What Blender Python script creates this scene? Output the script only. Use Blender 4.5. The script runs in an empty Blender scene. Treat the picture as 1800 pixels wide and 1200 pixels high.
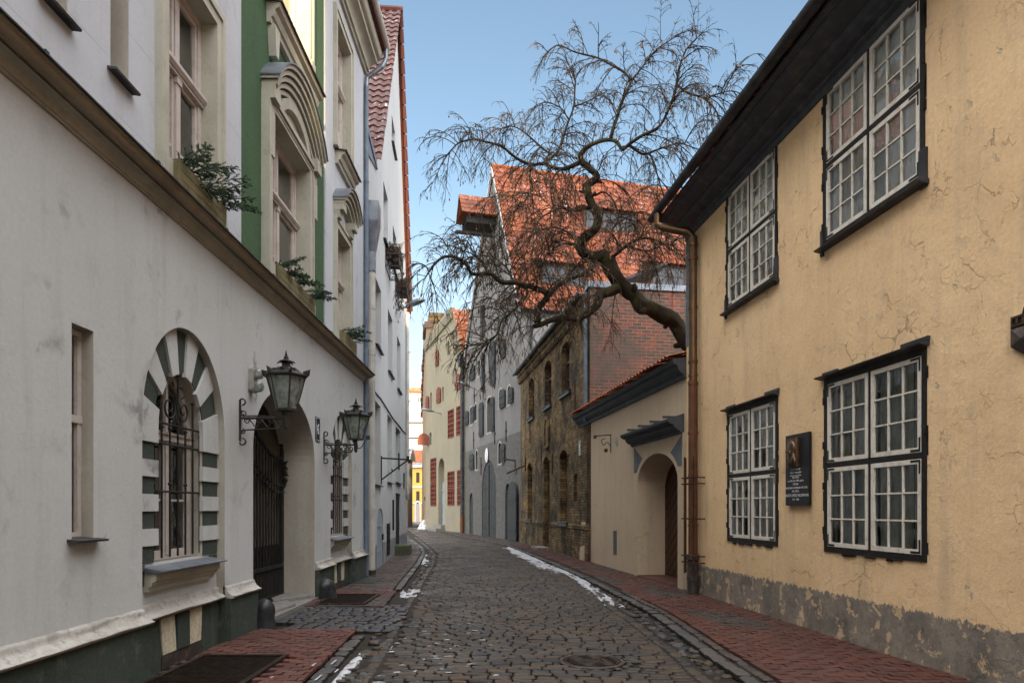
import bpy, math, random
from mathutils import Vector, Matrix, noise as mnoise
from mathutils.geometry import tessellate_polygon
random.seed(11)
U = random.uniform
S = bpy.context.scene
COL = S.collection
F, HY, CX, EYE = 1200.0, 894.0, 900.0, 1.6      # lens in pixels of the 1800 px photograph, horizon row, centre column, eye height
PI = math.pi

# ---------------------------------------------------------------- mesh helpers
class MB:
    def __init__(s): s.v = []; s.f = []; s.m = []
    def add(s, vs, fs, mi=0):
        o = len(s.v); s.v += [tuple(p) for p in vs]
        s.f += [tuple(i + o for i in f) for f in fs]; s.m += [mi] * len(fs)
    def box(s, x0, x1, y0, y1, z0, z1, mi=0):
        s.add([(x0,y0,z0),(x1,y0,z0),(x1,y1,z0),(x0,y1,z0),(x0,y0,z1),(x1,y0,z1),(x1,y1,z1),(x0,y1,z1)],
              [(0,3,2,1),(4,5,6,7),(0,1,5,4),(1,2,6,5),(2,3,7,6),(3,0,4,7)], mi)
    def prism(s, poly, y0, y1, mi=0):            # (x, z) outline pulled from y0 to y1
        n = len(poly)
        vs = [(x, y0, z) for x, z in poly] + [(x, y1, z) for x, z in poly]
        fs = [(i, (i+1) % n, n + (i+1) % n, n + i) for i in range(n)]
        tri = tessellate_polygon([[Vector((x, z, 0)) for x, z in poly]])
        fs += [tuple(t) for t in tri] + [tuple(n + i for i in reversed(t)) for t in tri]
        s.add(vs, fs, mi)
    def sweep(s, prof, x0, x1, mi=0):            # (y, z) outline pulled from x0 to x1
        n = len(prof)
        vs = [(x0, y, z) for y, z in prof] + [(x1, y, z) for y, z in prof]
        fs = [(i, n + i, n + (i+1) % n, (i+1) % n) for i in range(n)]
        tri = tessellate_polygon([[Vector((y, z, 0)) for y, z in prof]])
        fs += [tuple(t) for t in tri] + [tuple(n + i for i in reversed(t)) for t in tri]
        s.add(vs, fs, mi)
    def tube(s, pts, r, n=6, mi=0, cap=True):
        pts = [Vector(p) for p in pts]; k = len(pts)
        rs = r if isinstance(r, (list, tuple)) else [r] * k
        vs = []; up = None
        for i, p in enumerate(pts):
            t = (pts[min(i+1, k-1)] - pts[max(i-1, 0)])
            t = t.normalized() if t.length > 1e-9 else Vector((0,0,1))
            if up is None:
                up = t.cross(Vector((0,0,1)))
                if up.length < 1e-3: up = t.cross(Vector((1,0,0)))
                up.normalize()
            a = up - t * up.dot(t)
            a = a.normalized() if a.length > 1e-6 else t.orthogonal().normalized()
            up = a; b = t.cross(a)
            for j in range(n):
                q = 2*PI*j/n
                vs.append(p + (a*math.cos(q) + b*math.sin(q)) * rs[i])
        fs = [(i*n+j, i*n+(j+1)%n, (i+1)*n+(j+1)%n, (i+1)*n+j) for i in range(k-1) for j in range(n)]
        if cap and n > 3: fs += [tuple(range(n-1,-1,-1)), tuple(range((k-1)*n, k*n))]
        s.add(vs, fs, mi)
    def lathe(s, prof, c=(0,0,0), n=16, mi=0, sq=1.0):
        vs = []; k = len(prof)
        for r, z in prof:
            for j in range(n):
                q = 2*PI*(j+.5)/n
                vs.append((c[0]+r*math.cos(q), c[1]+r*math.sin(q)*sq, c[2]+z))
        fs = [(i*n+j, i*n+(j+1)%n, (i+1)*n+(j+1)%n, (i+1)*n+j) for i in range(k-1) for j in range(n)]
        fs += [tuple(range(n-1,-1,-1)), tuple(range((k-1)*n, k*n))]
        s.add(vs, fs, mi)
    def wall(s, outer, holes=(), y=0.0, thick=None, mi=0, rmi=0, bmi=1):
        """front face at y with holes [(loop, depth, closed)], reveals, sides and back"""
        loops = [outer] + [h[0] for h in holes]
        tri = tessellate_polygon([[Vector((a, b, 0)) for a, b in lp] for lp in loops])
        vs = [(a, y, b) for lp in loops for a, b in lp]
        s.add(vs, [tuple(t) for t in tri], mi)
        for lp, d, closed in holes:
            n = len(lp)
            vs = [(a, y, b) for a, b in lp] + [(a, y+d, b) for a, b in lp]
            s.add(vs, [(i, n+i, n+(i+1)%n, (i+1)%n) for i in range(n)], rmi)
            if closed: s.add([(a, y+d, b) for a, b in lp], [tuple(range(n))], bmi)
        if thick:
            n = len(outer)
            vs = [(a, y, b) for a, b in outer] + [(a, y+thick, b) for a, b in outer]
            s.add(vs, [(i, (i+1)%n, n+(i+1)%n, n+i) for i in range(n)], mi)
            tri = tessellate_polygon([[Vector((a, b, 0)) for a, b in outer]])
            s.add([(a, y+thick, b) for a, b in outer], [tuple(reversed(t)) for t in tri], mi)
    def build(s, name, mats, parent=None, smooth=False, loc=None):
        me = bpy.data.meshes.new(name); me.from_pydata(s.v, [], s.f)
        if not isinstance(mats, (list, tuple)): mats = [mats]
        for m in mats: me.materials.append(m)
        if len(mats) > 1: me.polygons.foreach_set('material_index', s.m)
        if smooth: me.polygons.foreach_set('use_smooth', [True]*len(s.f))
        me.update()
        o = bpy.data.objects.new(name, me); COL.objects.link(o)
        if parent: o.parent = parent
        if loc: o.location = loc
        return o

def build_each(mb, name, mats, parent, join=()):
    """one object per connected piece of the mesh"""
    par = list(range(len(mb.v)))
    def find(i):
        while par[i] != i: par[i] = par[par[i]]; i = par[i]
        return i
    for f in mb.f:
        for i in f[1:]: par[find(i)] = find(f[0])
    parts = {}
    for f, m in zip(mb.f, mb.m): parts.setdefault(find(f[0]), []).append((f, m))
    out = []
    for fs in parts.values():
        ids = sorted({i for f, _ in fs for i in f}); ix = {j: k for k, j in enumerate(ids)}; q = MB()
        q.v = [mb.v[i] for i in ids]; q.f = [tuple(ix[i] for i in f) for f, _ in fs]; q.m = [m for _, m in fs]; out.append(q.build(name, mats, parent))
    return out

def rect(u0, u1, z0, z1): return [(u0,z0),(u1,z0),(u1,z1),(u0,z1)]
def arch(u0, u1, z0, zs, zt, n=20):
    c = (u0+u1)/2; r = (u1-u0)/2
    return [(u0,z0),(u1,z0)] + [(c + r*math.cos(PI*i/n), zs + (zt-zs)*math.sin(PI*i/n)) for i in range(n+1)]
def spiral(c, r0, r1, a0, turns, ax=(0,-1,0), az=(0,0,1), n=22):
    ax = Vector(ax); az = Vector(az); c = Vector(c); out = []
    for i in range(n+1):
        t = i/n; a = a0 + turns*2*PI*t; r = r0 + (r1-r0)*t
        out.append(c + ax*(r*math.cos(a)) + az*(r*math.sin(a)))
    return out
def crom(pts, k=6):
    P = [Vector(p) for p in pts]; P = [P[0]*2-P[1]] + P + [P[-1]*2-P[-2]]; out = []
    for i in range(1, len(P)-2):
        for j in range(k):
            t = j/k; a,b,c,d = P[i-1:i+3]
            out.append(.5*((2*b)+(c-a)*t+(2*a-5*b+4*c-d)*t*t+(3*b-a-3*c+d)*t**3))
    out.append(P[-2]); return out

def tag(o, label=None, cat=None, group=None, kind=None):
    if label: o['label'] = label
    if cat: o['category'] = cat
    if group: o['group'] = group
    if kind: o['kind'] = kind
    return o
def empty(name, loc=(0,0,0), rz=0.0, label=None, cat=None, group=None):
    o = bpy.data.objects.new(name, None); COL.objects.link(o)
    o.location = loc; o.rotation_euler = (0,0,rz); o.empty_display_size = .2
    return tag(o, label, cat, group)
def copy_tree(o, parent=None):
    c = o.copy(); COL.objects.link(c)
    if parent: c.parent = parent
    for ch in list(o.children): copy_tree(ch, c)
    return c
def pix(x, y, Y): return Vector(((x-CX)/F*Y, Y, EYE+(HY-y)/F*Y))
def gnd(x, y): Y = F*EYE/(y-HY); return ((x-CX)/F*Y, Y)

class Fr:                                         # a facade line on the ground seen from the street: x right, y inward, z up
    def __init__(s, a, b):
        s.a = Vector((a[0], a[1])); b = Vector((b[0], b[1])); s.L = (b-s.a).length
        s.d = (b-s.a).normalized(); s.n = Vector((-s.d.y, s.d.x)); s.rz = math.atan2(s.d.y, s.d.x)
    def u(s, px, p=0.0):
        k = (px-CX)/F; A = s.a - s.n*p
        return (k*A.y - A.x)/(s.d.x - k*s.d.y)
    def Y(s, u, p=0.0): return s.a.y - s.n.y*p + s.d.y*u
    def z(s, px, py, p=0.0): return EYE + (HY-py)/F*s.Y(s.u(px,p), p)
    def w(s, u, y=0.0, z=0.0): q = s.a + s.d*u + s.n*y; return Vector((q.x, q.y, z))
    def root(s, name, label, cat, group=None, u=0.0, y=0.0, z=0.0):
        return empty(name, s.w(u,y,z), s.rz, label, cat, group)
    def R(s, x0, x1, yt, yb, p=0.0):
        a, b = s.u(x0,p), s.u(x1,p); xm = x0
        return a, b, s.z(xm,yb,p), s.z(xm,yt,p)
CFG = dict(el=9.0, az=168.0, air=1.0, dust=.6, ozone=1.0, cloud=(3.1,3.2,3.3), fill_cloud=(19.6,19.1,18.8), sky=.087, sun=4.8, exp=1.80)
SUN_BLOCKERS = [('corner_blocker','unseen cream corner house added behind the viewer to block the sun',-12,4.8,-36,-24,11.5,15.6,'r5_wall',3),
        ('tower_blocker','unseen slender tower added behind the viewer to cut the low sun',4.8,6.4,-26.5,-24,27,29,'r4_wall',6),
        ('middle_blocker','unseen pale house added beside the tower to trim the low sun',6.4,10.3,-30,-24,15.0,18.0,'white_upper',3),
        ('tall_blocker','unseen tall pale house added behind the viewer to shade the warehouse roof',10.7,32,-31,-24,24.0,34.0,'white_upper',4)]  # out of view, added and sized to shape where the sun falls
# ---------------------------------------------------------------- materials
def mk(name):
    m = bpy.data.materials.new(name); m.use_nodes = True
    return m, m.node_tree, m.node_tree.nodes['Principled BSDF']
def nd(nt, t, ins=None, **at):
    n = nt.nodes.new('ShaderNode'+t)
    for k, v in at.items(): setattr(n, k, v)
    for k, v in (ins or {}).items():
        s = n.inputs[k]
        if isinstance(v, bpy.types.NodeSocket): nt.links.new(v, s)
        elif isinstance(v, (tuple, list)) and len(v) == 3 and s.type == 'RGBA': s.default_value = (*v, 1)
        else: s.default_value = v
    return n
def co(nt): return nd(nt, 'TexCoord').outputs['Object']
def scl(nt, vec, sc): return nd(nt, 'Mapping', {'Vector': vec, 'Scale': sc}).outputs[0]
def noi(nt, vec, scale, detail=4.0, rough=.55, dist=0.0):
    return nd(nt, 'TexNoise', {'Vector': vec, 'Scale': scale, 'Detail': detail, 'Roughness': rough, 'Distortion': dist}).outputs['Fac']
def mr(nt, v, a, b, c=0.0, d=1.0):
    return nd(nt, 'MapRange', {'Value': v, 'From Min': a, 'From Max': b, 'To Min': c, 'To Max': d}).outputs[0]
def ma(nt, op, a, b=0.0):
    n = nd(nt, 'Math', operation=op)
    for i, v in enumerate((a, b)):
        if isinstance(v, bpy.types.NodeSocket): nt.links.new(v, n.inputs[i])
        else: n.inputs[i].default_value = v
    return n.outputs[0]
def mx(nt, fac, a, b, blend='MIX'):
    return nd(nt, 'MixRGB', {'Fac': fac, 'Color1': a, 'Color2': b}, blend_type=blend).outputs[0]
def bmp(nt, h, strength, dist=.02, nrm=None):
    ins = {'Height': h, 'Strength': strength, 'Distance': dist}
    if nrm: ins['Normal'] = nrm
    return nd(nt, 'Bump', ins).outputs[0]
def fin(nt, b, col=None, rough=None, nrm=None, metal=None):
    for k, v in (('Base Color', col), ('Roughness', rough), ('Normal', nrm), ('Metallic', metal)):
        if v is None: continue
        if isinstance(v, bpy.types.NodeSocket): nt.links.new(v, b.inputs[k])
        else: b.inputs[k].default_value = (*v, 1) if isinstance(v, tuple) else v

def paint(name, c, c2=None, rough=.5, sc=6.0, bump=.1, metal=0.0, bsc=40.0, lo=.4, hi=.65, spec=None):
    m, nt, b = mk(name); v = co(nt)
    n = noi(nt, v, sc, 6, .6)
    col = mx(nt, mr(nt, n, lo, hi), c, c2 or tuple(x*.75 for x in c))
    fin(nt, b, col, mr(nt, noi(nt, v, sc*2.3), .3, .7, rough-.08, rough+.1), bmp(nt, noi(nt, v, bsc, 5), bump, .01), metal)
    b.inputs['Specular IOR Level'].default_value = spec if spec is not None else (.5 if metal > .4 else .28)
    return m
def plaster(name, c, c2, stain, bump=.25, crack=0.0, csc=1.1, streak=.25, fine=.10, sc=.7, big=.4, plinth=None, grain=55.0, lines=0.0):
    m, nt, b = mk(name); v = co(nt)
    n1 = noi(nt, v, sc, 6, .6); n2 = noi(nt, v, sc*5.3, 6, .65); n3 = noi(nt, v, 26, 4)
    st = noi(nt, scl(nt, v, (2.6, 2.6, .28)), 1.3, 6, .65)
    col = mx(nt, mr(nt, n1, .35, .68), c, c2)
    col = mx(nt, ma(nt, 'MULTIPLY', mr(nt, st, .52, .78), streak), col, stain)
    col = mx(nt, ma(nt, 'MULTIPLY', mr(nt, n2, .56, .8), streak*1.2), col, stain)
    spk = mr(nt, noi(nt, v, 9, 3, .5), .70, .74)
    col = mx(nt, ma(nt, 'MULTIPLY', spk, .35*min(1, streak*2)), col, stain)
    col = mx(nt, 1.0, col, nd(nt, 'CombineXYZ', {0: mr(nt, n3, .3, .7, 1-fine, 1+fine), 1: mr(nt, n3, .3, .7, 1-fine, 1+fine), 2: mr(nt, n3, .3, .7, 1-fine, 1+fine)}).outputs[0], 'MULTIPLY')
    h = ma(nt, 'ADD', ma(nt, 'MULTIPLY', noi(nt, v, 3.2, 5, .6), big), ma(nt, 'MULTIPLY', noi(nt, v, grain, 4), .10))
    if crack:
        wob = nd(nt, 'MixRGB', {'Fac': .30, 'Color1': v, 'Color2': nd(nt, 'TexNoise', {'Vector': v, 'Scale': 2.8, 'Detail': 6.0, 'Roughness': .65}).outputs['Color']}).outputs[0]
        vo = nd(nt, 'TexVoronoi', {'Vector': wob, 'Scale': csc}, feature='DISTANCE_TO_EDGE').outputs['Distance']
        vo2 = nd(nt, 'TexVoronoi', {'Vector': wob, 'Scale': csc*2.7}, feature='DISTANCE_TO_EDGE').outputs['Distance']
        k = ma(nt, 'MULTIPLY', mr(nt, vo, .004, .018, 1, 0), mr(nt, noi(nt, v, 1.6, 4), .53, .62))
        k2 = ma(nt, 'MULTIPLY', mr(nt, vo2, .006, .03, 1, 0), mr(nt, noi(nt, v, 2.6, 4), .56, .64))
        k = ma(nt, 'MULTIPLY', ma(nt, 'MAXIMUM', k, k2), mr(nt, noi(nt, v, .55, 5, .6, .5), .42, .58, .2, 1))
        if crack > .45 and plinth:
            gsp = mr(nt, noi(nt, v, 5.5, 6, .62, .4), .66, .69); col = mx(nt, ma(nt, 'MULTIPLY', gsp, .7), col, (.36,.335,.29)); h = ma(nt, 'SUBTRACT', h, ma(nt, 'MULTIPLY', gsp, .12))
            pit = mr(nt, noi(nt, v, 17, 4, .6), .745, .77); col = mx(nt, ma(nt, 'MULTIPLY', pit, .8), col, (.12,.085,.05))
        col = mx(nt, ma(nt, 'MULTIPLY', k, crack), col, tuple(x*.28 for x in c))
        h = ma(nt, 'SUBTRACT', h, ma(nt, 'MULTIPLY', k, .35))
        blis = mr(nt, noi(nt, v, 7, 5, .6, .8), .55, .7)
        h = ma(nt, 'ADD', h, ma(nt, 'MULTIPLY', ma(nt, 'MULTIPLY', blis, mr(nt, noi(nt, v, .7, 4), .42, .62)), .22*crack))
    if lines:
        zz = nd(nt, 'SeparateXYZ', {0: v}).outputs[2]
        fr = ma(nt, 'PINGPONG', ma(nt, 'MULTIPLY', zz, 1/lines), .5)
        k = ma(nt, 'MULTIPLY', mr(nt, fr, .004, .022, 1, 0), mr(nt, noi(nt, v, 1.5, 4), .42, .6))
        col = mx(nt, ma(nt, 'MULTIPLY', k, .5), col, tuple(x*.5 for x in c))
        h = ma(nt, 'SUBTRACT', h, ma(nt, 'MULTIPLY', k, .15))
    rough = .92
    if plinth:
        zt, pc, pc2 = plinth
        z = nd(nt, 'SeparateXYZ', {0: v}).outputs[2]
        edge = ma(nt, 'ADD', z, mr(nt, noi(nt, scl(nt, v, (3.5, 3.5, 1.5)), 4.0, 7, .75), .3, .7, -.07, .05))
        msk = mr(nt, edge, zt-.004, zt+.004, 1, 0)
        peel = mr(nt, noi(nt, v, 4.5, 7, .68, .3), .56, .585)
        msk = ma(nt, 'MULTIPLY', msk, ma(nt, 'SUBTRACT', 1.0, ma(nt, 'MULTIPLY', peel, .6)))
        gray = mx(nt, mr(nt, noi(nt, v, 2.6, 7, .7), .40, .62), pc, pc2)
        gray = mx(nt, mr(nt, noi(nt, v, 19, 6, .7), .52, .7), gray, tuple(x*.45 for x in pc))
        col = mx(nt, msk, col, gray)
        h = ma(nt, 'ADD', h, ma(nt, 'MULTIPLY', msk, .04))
    fin(nt, b, col, rough, bmp(nt, h, bump, .05))
    b.inputs['Specular IOR Level'].default_value = .25
    return m
def brick(name, c1, c2, mortar, soot, w=.27, hh=.085, axis='xz', soot_amt=.8, bias=0.0, msize=.010):
    m, nt, b = mk(name); v = co(nt)
    sp = nd(nt, 'SeparateXYZ', {0: v})
    a = sp.outputs[0] if axis[0] == 'x' else sp.outputs[1]
    vv = nd(nt, 'CombineXYZ', {0: a, 1: sp.outputs[2], 2: 0.0}).outputs[0]
    wob = nd(nt, 'MixRGB', {'Fac': .012, 'Color1': vv, 'Color2': nd(nt, 'TexNoise', {'Vector': v, 'Scale': 9.0, 'Detail': 3.0}).outputs['Color']}).outputs[0]
    bt = nd(nt, 'TexBrick', {'Vector': wob, 'Color1': c1, 'Color2': c2, 'Mortar': mortar, 'Scale': 1.0, 'Mortar Size': msize, 'Mortar Smooth': .15, 'Bias': bias, 'Brick Width': w, 'Row Height': hh})
    col = bt.outputs['Color']
    col = mx(nt, mr(nt, noi(nt, v, 21, 3), .45, .7, 0, .45), col, tuple(x*.6 for x in c1))
    n = noi(nt, v, .9, 7, .68); n2 = noi(nt, v, 4.2, 6, .7)
    col = mx(nt, ma(nt, 'MULTIPLY', mr(nt, n, .40, .60), soot_amt), col, soot)
    col = mx(nt, ma(nt, 'MULTIPLY', mr(nt, n2, .5, .68), soot_amt*.8), col, tuple(x*.8 for x in soot))
    h = ma(nt, 'ADD', ma(nt, 'MULTIPLY', bt.outputs['Fac'], -1.0), ma(nt, 'MULTIPLY', noi(nt, v, 38, 5), .8))
    fin(nt, b, col, .92, bmp(nt, h, .55, .015)); b.inputs['Specular IOR Level'].default_value = .2
    return m
def stones(name, cols, rough=.6, dirt=(.05,.04,.03), snow=0.0, bump=.3, damp=.35, vsc=18.0, spec=.25):
    m, nt, b = mk(name); v = co(nt)
    rnd = nd(nt, 'NewGeometry').outputs['Random Per Island']
    cr = nd(nt, 'ValToRGB', {'Fac': rnd}); cr.color_ramp.interpolation = 'CONSTANT'
    el = cr.color_ramp.elements
    while len(el) < len(cols): el.new(.5)
    for i, c in enumerate(cols): el[i].position = i/len(cols); el[i].color = (*c, 1)
    col = mx(nt, mr(nt, noi(nt, v, vsc, 6, .65), .35, .7, 0, .6), cr.outputs[0], tuple(sum(c[i] for c in cols)/len(cols)*.8 for i in range(3)))
    d = noi(nt, v, .8, 6, .6)
    col = mx(nt, ma(nt, 'MULTIPLY', mr(nt, d, .48, .66), .45), col, dirt)
    col = mx(nt, ma(nt, 'MULTIPLY', mr(nt, noi(nt, v, 90, 3), .55, .75), .3), col, dirt)
    if snow:
        sn = ma(nt, 'MULTIPLY', mr(nt, noi(nt, v, 7, 5, .7), .60, .64), mr(nt, noi(nt, v, .35, 4), .45, .6))
        up = mr(nt, nd(nt, 'SeparateXYZ', {0: nd(nt, 'NewGeometry').outputs['Normal']}).outputs[2], .2, .5)
        col = mx(nt, ma(nt, 'MULTIPLY', ma(nt, 'MULTIPLY', sn, up), snow), col, (.8,.82,.86))
    r = mr(nt, noi(nt, v, 1.1, 5), .4, .65, rough-damp*.6, rough+.15)
    fin(nt, b, col, r, bmp(nt, noi(nt, v, 60, 5, .6), bump, .006)); b.inputs['Specular IOR Level'].default_value = spec
    return m
def glass(name, tint=(.75,.8,.8), wav=.03, refl=.9, ior=1.5):
    m, nt, b = mk(name); nt.nodes.remove(b); v = co(nt)
    nr = bmp(nt, noi(nt, v, 2.4, 2), wav, .05)
    fr = nd(nt, 'Fresnel', {'IOR': ior, 'Normal': nr}).outputs[0]
    g = nd(nt, 'BsdfGlossy', {'Color': (refl,refl,refl), 'Roughness': .02, 'Normal': nr}).outputs[0]
    t = nd(nt, 'BsdfTransparent', {'Color': tint}).outputs[0]
    mixn = nd(nt, 'MixShader', {0: ma(nt, 'MULTIPLY', fr, 2.0), 1: t, 2: g})
    nt.links.new(mixn.outputs[0], nt.nodes['Material Output'].inputs[0])
    return m

M = {}
M['white_wall'] = plaster('greyed white plaster', (.445,.465,.468), (.40,.415,.412), (.22,.21,.185), .22, .7, .35, .34, .045, .5, .22)
M['white_upper'] = plaster('white upper plaster', (.44,.475,.52), (.385,.41,.44), (.23,.22,.205), .16, .35, .5, .3, .035, .5, .2, lines=.42)
M['green'] = plaster('green stucco', (.048,.096,.046), (.038,.078,.038), (.026,.06,.028), .55, 0, 1, .25, .16, .7, .1, grain=75)
M['trim'] = plaster('sage cream trim', (.40,.40,.335), (.32,.32,.265), (.19,.18,.13), .15, .1, 2, .45, .04, 1.4, .12)
M['reveal'] = plaster('beige reveal plaster', (.385,.365,.315), (.32,.30,.26), (.17,.155,.12), .2, 0, 1, .35, .05, 1.4, .15)
M['cornice_g'] = plaster('grey cove', (.33,.315,.265), (.27,.26,.215), (.10,.09,.07), .15, 0, 1, .4, .05, 1.4, .1)
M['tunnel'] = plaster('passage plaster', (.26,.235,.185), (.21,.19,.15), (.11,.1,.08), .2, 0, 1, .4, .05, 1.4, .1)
M['cornice_l'] = plaster('brown grey cornice', (.30,.26,.195), (.24,.205,.155), (.10,.085,.06), .15, 0, 1, .4, .05, 1.4, .1)
M['plinth_green'] = plaster('dark green plinth', (.046,.060,.050), (.030,.042,.034), (.125,.12,.10), .6, .3, 1.2, .65, .16, 1.2, .3, grain=70)
M['voussoir'] = plaster('dark rough voussoir', (.045,.058,.050), (.036,.046,.040), (.06,.07,.06), .7, 0, 1, .2, .16, 2, .1, grain=65)
M['limewash'] = plaster('greyed limewash', (.36,.35,.33), (.27,.26,.245), (.14,.13,.12), .3, 0, 1, .6, .08, 2, .4)
M['mold'] = plaster('worn base moulding', (.40,.39,.37), (.29,.275,.25), (.11,.10,.08), .6, .8, 2.5, .85, .08, 2.2, .5)
M['cellar'] = plaster('pebbled cellar stripe', (.52,.47,.36), (.42,.37,.27), (.2,.17,.12), .9, 0, 1, .3, .2, 2, .3, grain=60)
M['l2_wall'] = plaster('pale render', (.41,.435,.45), (.365,.385,.40), (.24,.235,.22), .14, .2, .4, .25, .03, .4, .2, plinth=(.62,(.20,.215,.24),(.16,.17,.19)))
M['r1_wall'] = plaster('cracked ochre plaster', (.79,.565,.325), (.68,.47,.265), (.43,.34,.24), .75, .5, 3.1, .65, .07, .8, .5, plinth=(.55,(.27,.235,.19),(.155,.14,.12)))
M['r2_wall'] = plaster('buff plaster', (.54,.425,.30), (.48,.375,.265), (.27,.22,.165), .3, .3, .8, .4, .04, .7, .5)
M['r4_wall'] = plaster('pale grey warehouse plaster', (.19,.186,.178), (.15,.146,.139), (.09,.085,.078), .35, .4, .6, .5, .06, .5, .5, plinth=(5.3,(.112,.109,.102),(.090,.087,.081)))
M['r5_wall'] = plaster('cream yellow plaster', (.255,.228,.16), (.215,.195,.142), (.17,.155,.12), .35, .2, .6, .4, .05, .5, .5)
M['r6_wall'] = plaster('tan plaster', (.25,.18,.115), (.19,.14,.09), (.15,.11,.08), .4, .2, .6, .4, .06, .6, .5)
M['far_white'] = plaster('far white render', (.50,.52,.52), (.44,.46,.46), (.5,.5,.48), .1)
M['far_yellow'] = plaster('far yellow render', (.56,.37,.09), (.5,.33,.08), (.5,.33,.1), .1)
M['far_grey'] = plaster('far grey render', (.36,.30,.28), (.29,.25,.24), (.16,.14,.13), .3, .3)
M['y_brick'] = brick('sooty yellow brick', (.34,.225,.09), (.14,.088,.044), (.065,.052,.04), (.026,.021,.016), soot_amt=.9)
M['y_brick_arch'] = brick('yellow brick arch', (.38,.25,.11), (.22,.14,.065), (.09,.075,.06), (.04,.032,.025), w=.07, hh=.26, soot_amt=.6)
M['r_brick'] = brick('old red brick', (.27,.075,.045), (.075,.055,.045), (.20,.175,.15), (.10,.085,.070), w=.29, hh=.10, axis='yz', soot_amt=.85, msize=.012, bias=-.05)
M['interior'] = paint('dark interior', (.03,.028,.025), rough=.9)
M['dark_frame'] = paint('peeling black frame', (.012,.011,.010), (.05,.04,.028), .65, 9, .3, lo=.58, hi=.76)
M['sash'] = paint('old white sash paint', (.64,.60,.525), (.45,.39,.31), .55, 9, .2, lo=.5, hi=.72)
M['sash_pink'] = paint('pinkish cream sash paint', (.46,.42,.395), (.36,.31,.275), .5, 9, .15, lo=.5, hi=.7)
M['slate_wood'] = paint('slate grey timber', (.050,.055,.064), (.095,.10,.105), .55, 5, .4, bsc=30, lo=.5, hi=.75)
M['slate_paint'] = paint('slate painted plaster', (.052,.060,.070), (.072,.080,.088), .8, 3, .3, bsc=20)
M['quoin'] = paint('grey quoin', (.13,.15,.165), (.10,.115,.13), .85, 4, .2)
M['zinc'] = paint('weathered zinc', (.22,.25,.29), (.14,.16,.19), .45, 3, .1, .6)
M['zinc_dark'] = paint('dark sheet metal', (.035,.035,.038), (.07,.07,.075), .5, 4, .15, .3)
M['pipe_cream'] = paint('cream painted pipe', (.45,.44,.41), (.36,.345,.315), .5, 4, .08)
M['pipe_blue'] = paint('blue grey pipe', (.13,.17,.22), (.09,.12,.16), .5, 4, .08)
M['copper'] = paint('brown copper', (.15,.085,.042), (.085,.055,.032), .38, 3, .12, .75)
M['rust_pipe'] = paint('rust red pipe', (.15,.062,.030), (.09,.045,.026), .55, 5, .2, .25)
M['rust'] = paint('rusty iron', (.085,.038,.022), (.03,.02,.015), .75, 12, .4, .3)
M['rust_dark'] = paint('dark rusty lid', (.016,.012,.010), (.04,.028,.02), .5, 10, .3, .4)
M['cast'] = paint('cast iron base', (.06,.052,.048), (.16,.10,.075), .6, 8, .3, .4, lo=.5, hi=.7)
M['iron'] = paint('black wrought iron', (.010,.010,.0105), (.020,.018,.016), .6, 12, .15, 0)
M['iron_gray'] = paint('greyed wrought iron', (.050,.047,.044), (.026,.024,.022), .5, 14, .2, .5)
M['black_stone'] = paint('polished black guard stone', (.016,.017,.020), (.04,.042,.046), .33, 5, .3, 0, 18)
M['door_brown'] = paint('brown plank door', (.065,.026,.012), (.045,.018,.009), .5, 8, .2)
M['plank_grey'] = paint('weathered grey planks', (.042,.045,.047), (.025,.026,.027), .7, 6, .4)
M['door_blue'] = paint('blue grey door', (.24,.29,.34), (.19,.23,.27), .5, 4, .1)
M['red_wood'] = paint('oxide red shutters', (.16,.040,.022), (.11,.03,.018), .6, 6, .2)
M['bare_wood'] = paint('mossy planter wood', (.20,.175,.10), (.13,.12,.06), .8, 5, .3)
M['snow'] = paint('old snow', (.46,.48,.52), (.20,.195,.19), .7, 7, .6, 0, 25, .45, .68)
M['earth'] = paint('damp earth joints', (.026,.021,.016), (.013,.010,.008), .85, 5, .6, 0, 50)
M['ground'] = paint('compacted ground', (.11,.10,.09), (.075,.068,.06), .9, 3, .4)
M['granite'] = paint('granite slab', (.20,.19,.18), (.13,.125,.12), .7, 14, .4)
M['moss'] = paint('mossy block', (.055,.075,.028), (.085,.08,.07), .9, 9, .6)
M['bronze'] = paint('bronze relief', (.16,.10,.065), (.10,.07,.05), .42, 20, .15, .8)
M['bronze_edge'] = paint('bright bronze', (.30,.14,.05), (.2,.1,.04), .4, 20, .1, .8)
M['plaque'] = paint('black granite plaque', (.008,.009,.011), (.013,.014,.017), .35, 20, .03)
M['letters'] = paint('pale letters', (.58,.58,.56), rough=.6)
M['sign_blue'] = paint('dark blue enamel', (.012,.018,.035), rough=.3)
M['enamel'] = paint('white enamel', (.7,.72,.74), rough=.35)
M['bark'] = paint('mossy bark', (.026,.020,.013), (.055,.050,.014), .95, 5, 1.0, 0, 26, .52, .72, .2)
M['twig'] = paint('brown twigs', (.050,.036,.023), (.030,.022,.015), .9, 3, .2, spec=.2)
M['catkin'] = paint('dry catkins', (.16,.10,.055), (.10,.065,.04), .95, 3, .2, spec=.1)
M['fir'] = paint('fir needles', (.016,.040,.016), (.030,.058,.022), .65, 12, .2)
M['conifer'] = paint('hanging greenery', (.03,.075,.015), (.045,.10,.02), .7, 12, .2)
M['heather'] = paint('dry heather', (.11,.10,.055), (.16,.12,.07), .8, 12, .2)
M['curtain'] = paint('pale net curtain', (.82,.83,.80), (.72,.74,.70), .95, 1, .05)
M['curtain_dark'] = paint('sage striped curtain', (.50,.52,.43), (.28,.31,.27), .95, 4, .05)
M['plastic'] = paint('grubby lamp housing', (.33,.32,.29), (.20,.19,.17), .5, 10, .15)
M['glass'] = glass('window glass')
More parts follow.
